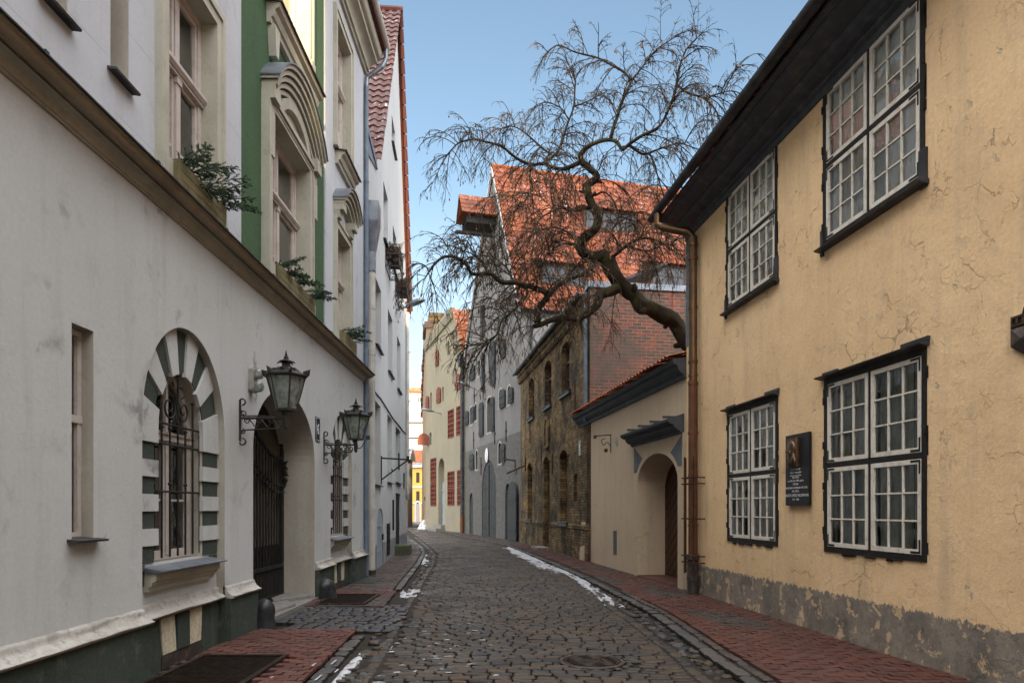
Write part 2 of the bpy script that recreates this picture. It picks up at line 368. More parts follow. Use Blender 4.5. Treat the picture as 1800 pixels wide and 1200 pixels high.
M['glass_up'] = glass('upper window glass', (.85,.88,.88), .06)
M['far_glass'] = paint('far window glass', (.045,.055,.065), (.03,.035,.045), .35, 2, .02)
def lantern_glass():
    m, nt, b = mk('stained lantern glass'); nt.nodes.remove(b); v = co(nt)
    d = mx(nt, mr(nt, noi(nt, scl(nt, v, (1,1,.5)), 9, 6, .7), .42, .68), (.42,.47,.43), (.12,.13,.11))
    dif = nd(nt, 'BsdfDiffuse', {'Color': d}).outputs[0]; tl = nd(nt, 'BsdfTranslucent', {'Color': d}).outputs[0]
    a = nd(nt, 'MixShader', {0: .5, 1: dif, 2: tl}).outputs[0]
    t = nd(nt, 'BsdfTransparent', {'Color': (.75,.82,.78)}).outputs[0]
    a = nd(nt, 'MixShader', {0: mr(nt, noi(nt, v, 14, 5, .7), .4, .62, .45, .05), 1: a, 2: t}).outputs[0]
    g = nd(nt, 'BsdfGlossy', {'Roughness': .12}).outputs[0]
    a = nd(nt, 'MixShader', {0: .10, 1: a, 2: g}).outputs[0]
    nt.links.new(a, nt.nodes['Material Output'].inputs[0]); return m
M['lantern_glass'] = lantern_glass()
M['cobble'] = stones('granite setts', [(0.0622, 0.0515, 0.0403), (0.0436, 0.0438, 0.0435), (0.0761, 0.0493, 0.0361), (0.0342, 0.0382, 0.0413), (0.0692, 0.0559, 0.0393), (0.0483, 0.0358, 0.0298), (0.0272, 0.0281, 0.0298), (0.0576, 0.0481, 0.0413), (0.0797, 0.0581, 0.0361), (0.0389, 0.0337, 0.0318)], .55, (.04,.033,.027))
M['blue_sett'] = stones('blue grey setts', [(0.0495, 0.0558, 0.0648), (0.0612, 0.0585, 0.0585), (0.0414, 0.0477, 0.0585), (0.0702, 0.0585, 0.0558), (0.0522, 0.0513, 0.0522)], .5, (.05,.045,.04))
M['kerb'] = stones('kerb stones', [(0.0784, 0.0752, 0.0728), (0.0624, 0.0648, 0.068), (0.0856, 0.0784, 0.0704), (0.0576, 0.0576, 0.0576)], .6, (.06,.05,.04))
M['paver'] = stones('red pavers', [(0.1054, 0.0391, 0.0289), (0.085, 0.0357, 0.0289), (0.1156, 0.0459, 0.034), (0.0952, 0.0425, 0.034), (0.0748, 0.034, 0.0289), (0.102, 0.051, 0.0425)], .68, (.055,.036,.03), vsc=9)
M['paver_grey'] = stones('grey brown pavers', [(0.0728, 0.0528, 0.0472), (0.0584, 0.0504, 0.0472), (0.0672, 0.0456, 0.04), (0.0528, 0.0472, 0.0448), (0.0784, 0.0616, 0.0528)], .68, (.05,.04,.035), vsc=9)
M['tile_red'] = stones('orange pantiles', [(0.272, 0.0784, 0.0272), (0.3128, 0.0952, 0.0328), (0.2448, 0.068, 0.0272), (0.292, 0.0848, 0.0288), (0.2584, 0.0848, 0.0376), (0.3264, 0.1088, 0.0408)], .72, (.24,.085,.04), 1.0, .15, 0, 5)
M['tile_old'] = stones('weathered orange pantiles', [(.22,.068,.033),(.27,.088,.042),(.17,.053,.03),(.24,.074,.035),(.20,.068,.04),(.29,.10,.05),(.13,.048,.032),(.25,.08,.05)], .8, (.085,.045,.035), .85, .2, 0, 5, .12)
M['tile_dark'] = stones('glazed dark pantiles', [(.062,.017,.014),(.05,.015,.013),(.075,.021,.015),(.055,.019,.016)], .6, (.08,.025,.02), 1.0, .1, .1, 5)
# ---------------------------------------------------------------- shared builders
def gutter(mb, x0, x1, y, z, r=.08, n=8, mi=0):
    """half-round gutter with a bead"""
    pr = [(y + r*math.cos(PI + PI*i/n), z + r*math.sin(PI + PI*i/n)) for i in range(n+1)]
    pr += [(y + (r-.012)*math.cos(-PI*i/n), z + (r-.012)*math.sin(-PI*i/n)) for i in range(n+1)]
    mb.sweep(pr, x0, x1, mi)
    k = int((x1-x0)/1.1)
    for i in range(1, k+1):
        x = x0 + (x1-x0)*i/(k+1)
        q = [(y + (r+.006)*math.cos(PI + PI*j/n), z + (r+.006)*math.sin(PI + PI*j/n)) for j in range(n+1)]
        mb.sweep(q + [(a, b+.004) for a, b in reversed(q)], x-.02, x+.02, mi)
def pipe(mb, pts, r, seams=(), n=10, mi=0):
    mb.tube(pts, r, n, mi)
    for (x, y, z) in seams: mb.tube([(x,y,z-.02),(x,y,z+.02)], r*1.14, n, mi)
def curtain(mb, u0, u1, y, z0, z1, amp=.02, per=.12, mi=0):
    n = max(6, int((u1-u0)/per*5)); vs = []; ph = U(0,6)
    for i in range(n+1):
        u = u0 + (u1-u0)*i/n; w = amp*math.sin(u/per*2*PI + ph) + amp*.6*math.sin(u/per*1.3*PI+1)
        vs += [(u, y+w, z0), (u, y+w*.8, z1)]
    mb.add(vs, [(2*i, 2*i+2, 2*i+3, 2*i+1) for i in range(n)], mi)
def frame(mb, u0, u1, z0, z1, t, y0, y1, mi=0):
    mb.box(u0, u0+t, y0, y1, z0, z1, mi); mb.box(u1-t, u1, y0, y1, z0, z1, mi)
    mb.box(u0+t, u1-t, y0, y1, z0, z0+t, mi); mb.box(u0+t, u1-t, y0, y1, z1-t, z1, mi)
def sprig(mb, base, d, L, k=26, w=.045, r=.004, mi=0):
    """a conifer branch: drooping stem, side shoots and needles"""
    d = Vector(d).normalized(); pts = []; p = Vector(base)
    for i in range(7):
        pts.append(p.copy()); p = p + d*(L/6); d = (d + Vector((U(-.1,.1),U(-.1,.1),-.09))).normalized()
    mb.tube(pts, [r*(1-.1*i) for i in range(7)], 4, mi, False)
    def needles(a, b, m):
        a = Vector(a); b = Vector(b); t = (b-a).normalized()
        for i in range(m):
            q = a.lerp(b, (i+U(0,1))/m); s = (t.orthogonal()); s.rotate(Matrix.Rotation(U(0,2*PI), 3, t))
            e = q + (s*.8 + t*.75).normalized()*w*U(.7,1.1); c = t.cross(s)*.0045
            mb.add([q-c, q+c, e], [(0,1,2)], mi)
    for i in range(6): needles(pts[i], pts[i+1], k//3)
    for i in range(1, 6):
        for sg in (-1, 1):
            t = (pts[i+1]-pts[i]).normalized() if i < 6 else d
            s = t.cross(Vector((0,0,1))).normalized()*sg
            e = pts[i] + (t*.8 + s*.9 + Vector((0,0,U(-.15,.12)))).normalized()*L*.42*(1-i/8)
            mb.tube([pts[i], e], r*.6, 3, mi, False); needles(pts[i], e, k//2)

# ---------------------------------------------------------------- the white and green house on the left
L1 = Fr((-3.45,-6.0), (-3.45,15.98))
def yu(Y): return Y + 6.0
uE = L1.L
h1 = L1.root('town_house', 'white house with green middle bay and brown cornice between its storeys', 'house')
A1 = (L1.u(250), L1.u(395)); A2 = (L1.u(581), L1.u(618.5)); G = (L1.u(445), L1.u(553)); N1 = (L1.u(126), L1.u(164.3))
zp = .53
def recess_loop(a): return arch(a[0], a[1], -.28, 2.42, 3.506, 28)
gate_loop = arch(G[0], G[1], -.3, 2.42, 3.39, 28)
mb = MB()
mb.wall(rect(0, uE, -.3, 4.60), [(rect(N1[0], N1[1], 1.355, 3.06), .17, True), (recess_loop(A1), .10, False), (gate_loop, .6, False), (recess_loop(A2), .10, False)], 0, rmi=2)
mb.box(0, G[0]-1.2, .9, 8, -.3, 4.6); mb.box(G[1]+.1, uE, .9, 8, -.3, 4.6)
mb.build('ground_floor_wall', [M['white_wall'], M['interior'], M['reveal']], h1)
# narrow window
mb = MB(); a, b = N1
frame(mb, a, b, 1.36, 3.055, .05, .10, .17); mb.box(a, b, .09, .16, 2.30, 2.36)
nw = mb.build('window', M['sash_pink'], h1)
mb = MB(); mb.sweep([(-.09,1.335),(-.095,1.352),(.1,1.375),(.1,1.345)], a-.06, b+.06); mb.build('sill', M['zinc_dark'], nw)
mb = MB(); mb.box(a+.04, b-.04, .13, .136, 1.4, 3.02); mb.build('pane', M['glass'], nw)

def arched_bay(a):
    """recessed bay with striped arch, barred window, sill and cellar stripes"""
    u0, u1 = a; c = (u0+u1)/2; ro = (u1-u0)/2; ri = ro*.575; y = .10
    zs = 2.42; zo = 3.506; zi = 3.06
    inner = arch(c-ri, c+ri, 1.06, zs, zi, 20)
    mb = MB(); mb.wall(arch(u0-.02, u1+.02, .55, zs, zo+.02, 28), [(inner, .24, True)], y, rmi=2)
    panel = mb.build('recess_panel', [M['white_wall'], M['interior'], M['reveal']], h1)
    blk = MB(); wht = MB(); ns = 11
    def sector(t0, t1, e0, e1, m, d):
        n = 4; po = []; qi = []
        for i in range(n+1):
            t = t0 + (t1-t0)*i/n
            po.append((c+(ro-e0)*math.cos(t), zs+(zo-zs-e0)*math.sin(t))); qi.append((c+(ri+e1)*math.cos(t), zs+(zi-zs+e1)*math.sin(t)))
        m.prism(po + qi[::-1], y-d, y+.01)
    for i in range(ns):
        t0, t1 = PI*i/ns, PI*(i+1)/ns
        if i % 2: sector(t0+.012, t1-.012, .012, .012, blk, .012)
        else: sector(t0, t1, .004, -.035, wht, .034)
    z = zs; i = 0; hgt = .165
    while z > 1.1:
        z1 = z; z -= hgt if i % 2 == 0 else hgt*1.05
        for sg in (-1, 1):
            x0, x1 = sorted((c+sg*(ri+.012), c+sg*(ro-.01)))
            if i % 2: blk.box(x0, x1, y-.012, y+.01, z+.004, z1-.004)
            else:
                x0, x1 = sorted((c+sg*(ri-.035), c+sg*(ro-.004))); wht.box(x0, x1, y-.034, y+.01, z, z1)
        i += 1
    for sg in (-1, 1):
        x0, x1 = sorted((c+sg*(ri+.18), c+sg*(ro-.01))); blk.box(x0, x1, y-.012, y+.01, .86, z-.01)
    build_each(blk, 'dark_voussoir', M['voussoir'], panel); build_each(wht, 'pale_voussoir', M['white_wall'], panel)
    # window proper
    w = MB(); yy = y+.13
    L = arch(c-ri, c+ri, 1.07, zs, zi-.01, 20); Li = arch(c-ri+.075, c+ri-.075, 1.15, zs, zi-.085, 20)
    w.wall(L, [(Li, .06, False)], yy); w.wall(L, [(Li, .02, False)], yy+.06)
    w.box(c-ri, c+ri, yy-.035, yy+.05, zs-.10, zs-.01); w.box(c-ri, c+ri, yy-.055, yy, zs-.035, zs-.012)
    w.box(c-.05, c+.05, yy-.015, yy+.05, 1.12, zs-.08)
    for s0, s1 in ((c-ri+.07, c-.05), (c+.05, c+ri-.07)):
        frame(w, s0, s1, 1.13, zs-.1, .035, yy+.005, yy+.045); w.box(s0, s1, yy+.012, yy+.04, 1.68, 1.705)
    w.box(c-.025, c+.025, yy, yy+.05, zs, zi-.06)
    win = w.build('window', M['sash_pink'], h1)
    g = MB(); g.prism(arch(c-ri+.03, c+ri-.03, 1.1, zs, zi-.04, 16), yy+.03, yy+.034); g.build('pane', M['glass'], win)
    k = MB(); curtain(k, c-ri+.02, c+ri-.02, yy+.085, 1.1, zs, .012, .09); k.build('curtain', M['curtain'], win)
    # wrought iron grille
    r = MB(); yg = y+.03; rb = .0125
    def bar(p, q, rr=rb, n=6): r.tube([p, q], rr, n)
    for z0 in (1.78, zs-.15, zs+.06): bar((c-ri-.03, yg, z0), (c+ri+.10, yg, z0))
    nb = 7
    for i in range(nb):
        x = c-ri+.05 + (2*ri-.04)*i/(nb-1)
        tall = i % 2 == 1 or i == nb-1
        top = {1: zs+.02, 3: zi-.03, 5: zs+.35}.get(i, zs+.02) if tall else 1.86
        if i == nb-1: top = zs+.12
        bar((x, yg, 1.10), (x, yg, top)); r.lathe([(.008,-.02),(.021,-.008),(.021,.008),(.008,.02)], (x, yg, top), 8)
    for i in (2, 4):
        x = c-ri+.05 + (2*ri-.04)*i/(nb-1); bar((x, yg, 1.8), (x, yg, zs+.02))
        r.lathe([(.008,-.02),(.021,-.008),(.021,.008),(.008,.02)], (x, yg, zs+.02), 8)
    for sg in (-1, 1):
        r.tube(spiral((c+sg*.15, yg, zs+.24), .145, .03, PI*.5 if sg > 0 else PI*.5, 1.6*sg, (1,0,0)), .011, 5)
        r.tube(crom([(c+sg*.02, yg, zs+.1), (c+sg*.05, yg, zs+.34), (c+sg*.16, yg, zs+.40)], 5), .010, 5)
        for q in range(3): r.tube([(c+sg*.07, yg, zs+.48), (c+sg*(.11+.02*q), yg-.01, zs+.53-.03*q)], [.012, .002], 4)
    r.build('grille', M['iron'], win)
    s = MB(); x0, x1 = c-ri-.19, c+ri+.19
    s.sweep([(y-.20,.985),(y-.205,1.0),(y+.22,1.085),(y+.22,1.06),(y-.10,.985)], x0-.03, x1+.03)
    s.build('sill', M['zinc'], win)
    s = MB(); s.sweep([(y+.01,.80),(y-.05,.80),(y-.055,.84),(y-.085,.86),(y-.085,.885),(y-.125,.905),(y-.13,.985),(y+.01,1.0)], x0, x1)
    s.build('sill_moulding', M['trim'], win)
    # cellar: striped flat arch over a sunk opening
    q = MB(); q.box(u0-.02, u1+.02, y-.03, y+.3, -.3, zp); q.box(u1-.006, u1+.02, .002, .12, -.3, zp); q.build('recess_plinth', M['plinth_green'], h1)
    q = MB()
    for j, xx in enumerate((-.42, -.14, .14)):
        if j != 1: q.prism([(c+xx*1.0, .13),(c+xx+.27, .13) if j else (c+xx+.27,.13),(c+xx*1.12+.28,.50),(c+xx*1.12,.50)], y-.045, y-.02)
    build_each(q, 'cellar_stripe', M['cellar'], h1)
    q = MB(); q.prism([(c-.14,.13),(c+.13,.13),(c+.12,.50),(c-.155,.50)], y-.055, y-.02); q.build('keystone', M['voussoir'], h1)
    q = MB(); q.box(c-.44, c+.43, y-.042, y-.02, -.02, .12); q.build('cellar_opening', M['cast'], h1)
arched_bay(A1); arched_bay(A2)

# plinth and base moulding, broken at the bays
pl = MB(); ml = MB()
def mold(x0, x1, dy):
    n = 9; prof = [(dy+.02, zp-.01), (dy-.10, zp-.005), (dy-.125, zp+.02)]
    prof += [(dy-.125+.10*math.sin(PI/2*i/n)-.0, zp+.03+.02*0+ .10*(1-math.cos(PI/2*i/n))) for i in range(n+1)] + [(dy+.02, zp+.15)]
    m = 14; k = max(2, int((x1-x0)/.12)); vs = []
    for i in range(k+1):
        x = x0 + (x1-x0)*i/k
        for j, (a, b) in enumerate(prof):
            w = mnoise.noise(Vector((x*3.1, j*.4, dy*7)))*.016 + mnoise.noise(Vector((x*9, j*.9, 3)))*.007
            vs.append((x, a - (w if 0 < j < len(prof)-1 else 0), b + w*.6))
    L = len(prof)
    ml.add(vs, [(i*L+j, i*L+j+1, (i+1)*L+j+1, (i+1)*L+j) for i in range(k) for j in range(L-1)])
    ml.add(vs[:L], [tuple(range(L))]); ml.add(vs[-L:], [tuple(range(L))])
for x0, x1 in ((0, A1[0]), (A1[1], G[0]-.02), (G[1]+.02, A2[0]), (A2[1], uE)):
    pl.box(x0, x1, -.075, .05, -.3, zp); mold(x0, x1, 0)
for a in (A1, A2): mold(a[0]-.01, a[1]+.01, .10)
build_each(pl, 'plinth', M['plinth_green'], h1); ml.build('base_moulding', M['mold'], h1, True)

# passage behind the gate
mb = MB()
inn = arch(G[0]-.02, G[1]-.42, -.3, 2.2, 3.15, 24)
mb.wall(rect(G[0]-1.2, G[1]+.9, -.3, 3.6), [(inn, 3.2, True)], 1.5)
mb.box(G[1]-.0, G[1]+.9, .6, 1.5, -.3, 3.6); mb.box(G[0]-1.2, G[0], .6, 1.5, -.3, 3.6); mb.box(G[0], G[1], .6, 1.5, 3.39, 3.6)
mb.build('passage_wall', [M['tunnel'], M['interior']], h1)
mb = MB(); mb.box(G[0]-.05, G[1]+.05, -.06, 4.5, -.2, .06); mb.build('threshold', M['granite'], h1)
# wrought iron gate leaf with a swooping top and a chain
gt = MB(); yg = .56; g0, g1 = G[0]+.10, G[1]-.03
def topz(t): return 3.05 - .62*math.sin(min(1, max(0, t))*PI*.5)**1.2 + .06*max(0, t-.85)/.15
nb = 21
for i in range(nb+1):
    t = i/nb; x = g0 + (g1-g0)*t; zt = topz((t-.35)/.65)
    gt.tube([(x, yg, .10), (x, yg, zt)], .014, 6)
gt.tube([(g0 + (g1-g0)*i/40, yg, topz((i/40-.35)/.65)) for i in range(41)], .034, 8)
gt.box(g0, g1, yg-.03, yg+.03, .10, .16); gt.box(g0, g1, yg-.03, yg+.03, .60, .66)
for i in range(2*nb): gt.tube([(g0+(g1-g0)*(i+.5)/(2*nb), yg, .12), (g0+(g1-g0)*(i+.5)/(2*nb), yg, .62)], .012, 5)
gt.box(g0, g1, yg+.018, yg+.024, .12, 1.0)
gt.tube([(g1, yg, .06), (g1, yg, 2.66)], .035, 8); gt.lathe([(.03,0),(.06,.05),(.03,.10)], (g1, yg, 2.66), 8)
gate = gt.build('gate', M['iron'], h1)
ch = MB()
for row in range(2):
    P = [Vector((g0 + (g1-g0)*(.18+.8*i/30), yg-.06, 2.78-.78*math.sin(min(1, i/26)*PI*.5)-.12*row)) for i in range(31)]
    for i in range(30):
        a, b = P[i], P[i+1]; m = (a+b)/2; d = (b-a)*.62; o = Vector((0,.022,0)) if i % 2 else Vector((0,0,.024))
        ch.tube([m-d, m-d*.5+o, m+d*.5+o, m+d, m+d*.5-o, m-d*.5-o, m-d], .0085, 4)
for q in range(14):
    c0 = Vector((g1-.02, yg-.05, 2.12+U(-.12,.28))); ch.tube([c0, c0+Vector((U(-.08,.08), U(-.08,.0), U(-.1,.12)))], [.03,.006], 5)
for q in range(10):
    c0 = Vector((g0+(g1-g0)*.24, yg-.05, 2.85+U(-.15,.1))); ch.tube([c0, c0+Vector((U(-.06,.06), U(-.05,.0), -U(.1,.25)))], [.03,.004], 5)
ch.build('chain_garland', M['iron'], gate)
lk = MB(); lk.box(g0+.75, g0+.87, yg-.07, yg-.02, 1.02, 1.22); lk.tube([(g0+.80,yg-.06,1.14),(g0+.80,yg-.13,1.14),(g0+.92,yg-.13,1.13)], .012, 6)
lk.build('latch', M['iron_gray'], gate)

# brown cornice between the storeys
def cove(mb, x0, x1, z0, z1, p, y=0.0, bead=True):
    h = z1-z0; n = 8
    prof = [(y, z0), (y-.03*p/.22, z0), (y-.035*p/.22, z0+h*.10), (y-.06*p/.22, z0+h*.12)]
    prof += [(y-p*.27-(p*.42)*(1-math.cos(PI/2*i/n)), z0+h*.16+h*.34*math.sin(PI/2*i/n)) for i in range(n+1)]
    prof += [(y-p*.72, z0+h*.56), (y-p*.72, z0+h*.64), (y-p*.80, z0+h*.66)]
    prof += [(y-p*.80-(p*.17)*math.sin(PI/2*i/n), z0+h*.68+h*.24*(1-math.cos(PI/2*i/n))) for i in range(n+1)]
    prof += [(y-p, z0+h*.94), (y-p, z1-.004), (y+.05, z1+.03), (y+.05, z0)]
    mb.sweep(prof, x0, x1)
mb = MB(); z0 = 4.54; q = [(0,z0),(-.012,z0),(-.022,z0+.008),(-.022,z0+.018),(-.034,z0+.024)]
q += [(-.036-.076*(1-math.cos(PI/2*i/8)), z0+.026+.070*math.sin(PI/2*i/8)) for i in range(9)] + [(-.122,z0+.10),(0,z0+.10)]
mb.sweep(q, 0, uE+.02); mb.build('storey_cornice', M['cornice_g'], h1)
mb = MB(); q = [(0,z0+.10),(-.095,z0+.10),(-.095,z0+.118),(-.15,z0+.122)] + [(-.15-.058*math.sin(PI/2*i/8), z0+.124+.052*(1-math.cos(PI/2*i/8))) for i in range(9)] + [(-.222,z0+.180),(-.222,z0+.196),(.05,z0+.225),(.05,z0+.10)]
mb.sweep(q, 0, uE+.03); mb.build('cornice_roll', M['cornice_l'], h1)
mb = MB(); mb.sweep([(-.25,4.727),(-.25,4.739),(.0,4.80),(.0,4.785)], 0, uE+.05)
for i in range(9): mb.box(yu(3.2+i*1.5), yu(3.24+i*1.5), -.24, -.215, 4.74, 4.765)
mb.build('cornice_flashing', M['zinc_dark'], h1)

# upper storeys
uG0, uG1 = L1.u(424), L1.u(572)
p = .08
W1 = (L1.u(297,.05), L1.u(383,.05), 4.86, 7.2); W2 = (L1.u(483,.10), L1.u(549,.10), 4.86, 7.27); W3 = (L1.u(594,.05), L1.u(616,.05), 4.86, 7.1)
W2b = (W2[0], W2[1], 8.92, 11.3); W3b = (W3[0], W3[1]+.08, 8.72, 11.2); W1b = (W1[0], W1[1], 8.72, 11.2)
B1 = (L1.u(194), L1.u(226)); B1 = (B1[0], B1[1], L1.z(200,128), 7.2)
B0 = (L1.u(70), L1.u(118)); B0 = (B0[0], B0[1], L1.z(92,12), 7.9)
zt = 12.1
mb = MB(); mb.wall(rect(0, uG0, 4.58, zt), [(rect(*W1), .24, True), (rect(*W1b), .24, True), (rect(*B1), .20, False), (rect(*B0), .12, False)], 0, 8, rmi=2)
mb.box(B1[0]-.01, B1[1]+.01, .2, .22, B1[2], B1[3]); mb.box(B0[0]-.01, B0[1]+.01, .12, .14, B0[2], B0[3])
mb.wall(rect(uG1, uE, 4.58, zt), [(rect(*W3), .24, True), (rect(*W3b), .24, True)], 0, 8, rmi=2)
mb.build('upper_wall', [M['white_upper'], M['interior'], M['reveal']], h1)
mb = MB(); mb.wall(rect(uG0, uG1, 4.58, zt), [(rect(*W2), .26, True), (rect(*W2b), .26, True)], .03, 7.9, rmi=2)
mb.build('green_bay', [M['green'], M['interior'], M['reveal']], h1)
for (a, b, z, q) in ((B1[0], B1[1], B1[2], 0), (B0[0], B0[1], B0[2], 0)):
    mb = MB(); mb.sweep([(-.075,z-.03),(-.08,z-.012),(.12,z+.02),(.12,z-.01)], a-.05, b+.06); mb.build('sill', M['zinc_dark'], h1)

def tall_window(w, y0, cas, blinds, gl='glass', low=.78):
    """casing, transomed casement window, panes, blind"""
    a, b, z0, z1 = w; t = .15; yy = y0+.16
    c = MB(); n = [( -cas, 0)]
    for (x0, x1, q0, q1) in ((a-t, a, z0, z1+t), (b, b+t, z0, z1+t), (a, b, z1, z1+t)):
        c.box(x0, x1, y0-cas, y0+.02, q0, q1)
    c.box(a-t-.02, a-t+.045, y0-cas-.022, y0, z0, z1+t+.02); c.box(b+t-.045, b+t+.02, y0-cas-.022, y0, z0, z1+t+.02); c.box(a-t+.045, b+t-.045, y0-cas-.022, y0, z1+t-.045, z1+t+.02)
    c.box(a-.0, a+.008, y0-cas, y0+.2, z0, z1); c.box(b-.008, b, y0-cas, y0+.2, z0, z1); c.box(a+.008, b-.008, y0-cas, y0+.2, z1-.008, z1)
    for xx in (a-t-.03, b-.02): c.box(xx, xx+t+.05, y0-cas-.035, y0, z0-.1, z0+.20)
    cs = c.build('window_casing', M['trim'], h1)
    f = MB(); zt = z0 + (z1-z0)*.60; frame(f, a+.008, b-.008, z0, z1-.008, .07, yy-.02, yy+.06)
    f.box(a+.008, b-.008, yy-.05, yy+.06, zt-.05, zt+.05); f.sweep([(yy-.09,zt+.012),(yy-.09,zt+.05),(yy-.03,zt+.06),(yy-.03,zt-.035),(yy-.065,zt-.02)], a+.008, b-.008)
    m = (a+b)/2
    f.box(m-.045, m+.045, yy-.03, yy+.05, z0+.07, zt-.05); f.box(m-.03, m+.03, yy-.01, yy+.05, zt+.05, z1-.07)
    f.box(m-.055, m+.055, yy-.045, yy, zt-.12, zt-.05)
    for s0, s1 in ((a+.075, m-.04), (m+.04, b-.075)):
        frame(f, s0, s1, z0+.07, zt-.05, .045, yy, yy+.05); frame(f, s0, s1, zt+.05, z1-.075, .045, yy, yy+.05)
        f.box(s0+.04, s1-.04, yy+.008, yy+.045, z0+.07+(zt-z0)*.36, z0+.10+(zt-z0)*.36)
    win = f.build('window', M['sash_pink'], h1)
    g = MB(); g.box(a+.05, b-.05, yy+.03, yy+.034, z0+.05, z1-.05); g.build('pane', M[gl], win)
    k = MB(); curtain(k, a+.02, b-.02, yy+.055, z0, z1, .006, .22); k.build('curtain', M[blinds], win)
tall_window(W1, 0, .05, 'curtain'); tall_window(W2, .03, .10, 'curtain'); tall_window(W3, 0, .05, 'curtain')
tall_window(W2b, .03, .10, 'curtain'); tall_window(W3b, 0, .05, 'curtain'); tall_window(W1b, 0, .05, 'curtain')

def seg_arc(a, b, z0, rise, n=18):
    h = (b-a)/2; R = (h*h+rise*rise)/(2*rise); c = (a+b)/2; th = math.asin(h/R)
    return [(c + R*math.sin(-th+2*th*i/n), z0-(R-rise)+R*math.cos(-th+2*th*i/n)) for i in range(n+1)]
def hood(a, b, z0, rise, thick, proj, y0, tymp=False, steps=4):
    """segmental moulded hood with a sheet metal cover"""
    mb = MB()
    for k in range(steps):
        f0 = k/steps; f1 = (k+1)/steps; d = proj*(.30+.70*(k+1)/steps)
        ins = (steps-1-k)*thick*.10
        lo = seg_arc(a+ins+.0, b-ins, z0-thick*(1-f0), rise*(1-.04*(steps-k))); hi = seg_arc(a+ins, b-ins, z0-thick*(1-f1), rise*(1-.04*(steps-k)))
        mb.prism(lo + hi[::-1], y0-d, y0+.02)
    for x0, x1 in ((a+.03, a+.26), (b-.26, b-.03)):
        mb.prism([(x0, z0-thick), (x1, z0-thick), (x1, z0-.1), (x0, z0-.1)], y0-proj*.72, y0+.02)
        mb.prism([(x0+.03, z0-thick-.14), (x1-.03, z0-thick-.14), (x1, z0-thick), (x0, z0-thick)], y0-proj*.45, y0+.02)
    if tymp:
        zb = z0-.20
        mb.prism(seg_arc(a+.16, b-.16, zb, rise*.80), y0-.05, y0+.02)
        ar = seg_arc(a+.42, b-.42, zb+.02, rise*.60); ar2 = seg_arc(a+.60, b-.60, zb+.02, rise*.38)
        mb.prism(ar + ar2[::-1], y0-.13, y0-.05)
        mb.box(a+.14, b-.14, y0-.14, y0, zb-.07, zb+.005); mb.box(a+.18, b-.18, y0-.11, y0, zb-.12, zb-.07)
        for x0, x1 in ((a+.03, a+.24), (b-.24, b-.03)): mb.box(x0, x1, y0-.12, y0+.02, z0-thick-.75, z0-thick-.14)
    o = mb.build('window_hood', M['trim'], h1)
    mb = MB(); hi = seg_arc(a-.02, b+.02, z0, rise); lo = seg_arc(a-.02, b+.02, z0-.022, rise)
    mb.prism(hi + lo[::-1], y0-proj-.03, y0+.01); mb.build('flashing', M['zinc'], o)
def shelf(a, b, z1, h, proj, y0, cons=True):
    mb = MB(); prof = [(y0+.02, z1-h), (y0-proj*.3, z1-h), (y0-proj*.34, z1-h*.75), (y0-proj*.5, z1-h*.72), (y0-proj*.62, z1-h*.5), (y0-proj*.62, z1-h*.42), (y0-proj*.9, z1-h*.3), (y0-proj, z1-h*.12), (y0-proj, z1-.015), (y0+.02, z1)]
    mb.sweep(prof, a, b)
    if cons:
        for x0 in (a+.05, b-.25):
            mb.prism([(x0+.05, z1-h-.42), (x0+.15, z1-h-.42), (x0+.2, z1-h-.05), (x0+.2, z1-h), (x0, z1-h), (x0, z1-h-.05)], y0-proj*.55, y0)
    o = mb.build('window_hood', M['trim'], h1)
    mb = MB(); mb.sweep([(y0-proj-.03,z1-.03),(y0-proj-.035,z1-.012),(y0+.01,z1+.02),(y0+.01,z1)], a-.03, b+.03); mb.build('flashing', M['zinc_dark'], o)
hood(L1.u(462), L1.u(577,.27), 7.63, .64, .32, .27, .03, True, 5)
hood(L1.u(585), L1.u(636,.28), 7.62, .36, .24, .28, 0, False, 4)
shelf(L1.u(472), L1.u(571,.19), 8.80, .30, .20, .03); shelf(L1.u(589), L1.u(632.5,.2), 8.60, .26, .20, 0, False)
shelf(W1[0]-.3, W1[1]+.3, 8.60, .26, .20, 0, False); 
# sill band end piece seen at the top edge
# eaves, gutter, pipe
mb = MB(); cove(mb, 0, uE, 11.75, 12.25, .42); mb.build('eaves_cornice', M['trim'], h1)
mb = MB(); mb.sweep([(-.5,12.27),(-.5,12.32),(5,15.2),(7.9,12.3),(7.9,12.25)], 0, uE); mb.build('roof', M['tile_dark'], h1)
mb = MB(); gutter(mb, 0, uE+.05, -.50, 12.42, .10); gt1 = mb.build('gutter', M['pipe_cream'], h1)
mb = MB(); xe = uE-.08
pipe(mb, [(xe+.06,-.5,12.32),(xe+.06,-.5,12.1),(xe+.02,-.42,11.9),(xe-.02,-.08,11.62),(xe-.02,-.06,11.4)], .055)
mb.build('pipe_elbow', M['zinc'], gt1)
mb = MB(); pipe(mb, [(xe-.02,-.06,11.42),(xe-.02,-.06,.05)], .055, [(xe-.02,-.06,z) for z in (1.2,3.3,5.2,7.1,9.2)])
dp = mb.build('drainpipe', M['pipe_blue'], h1)
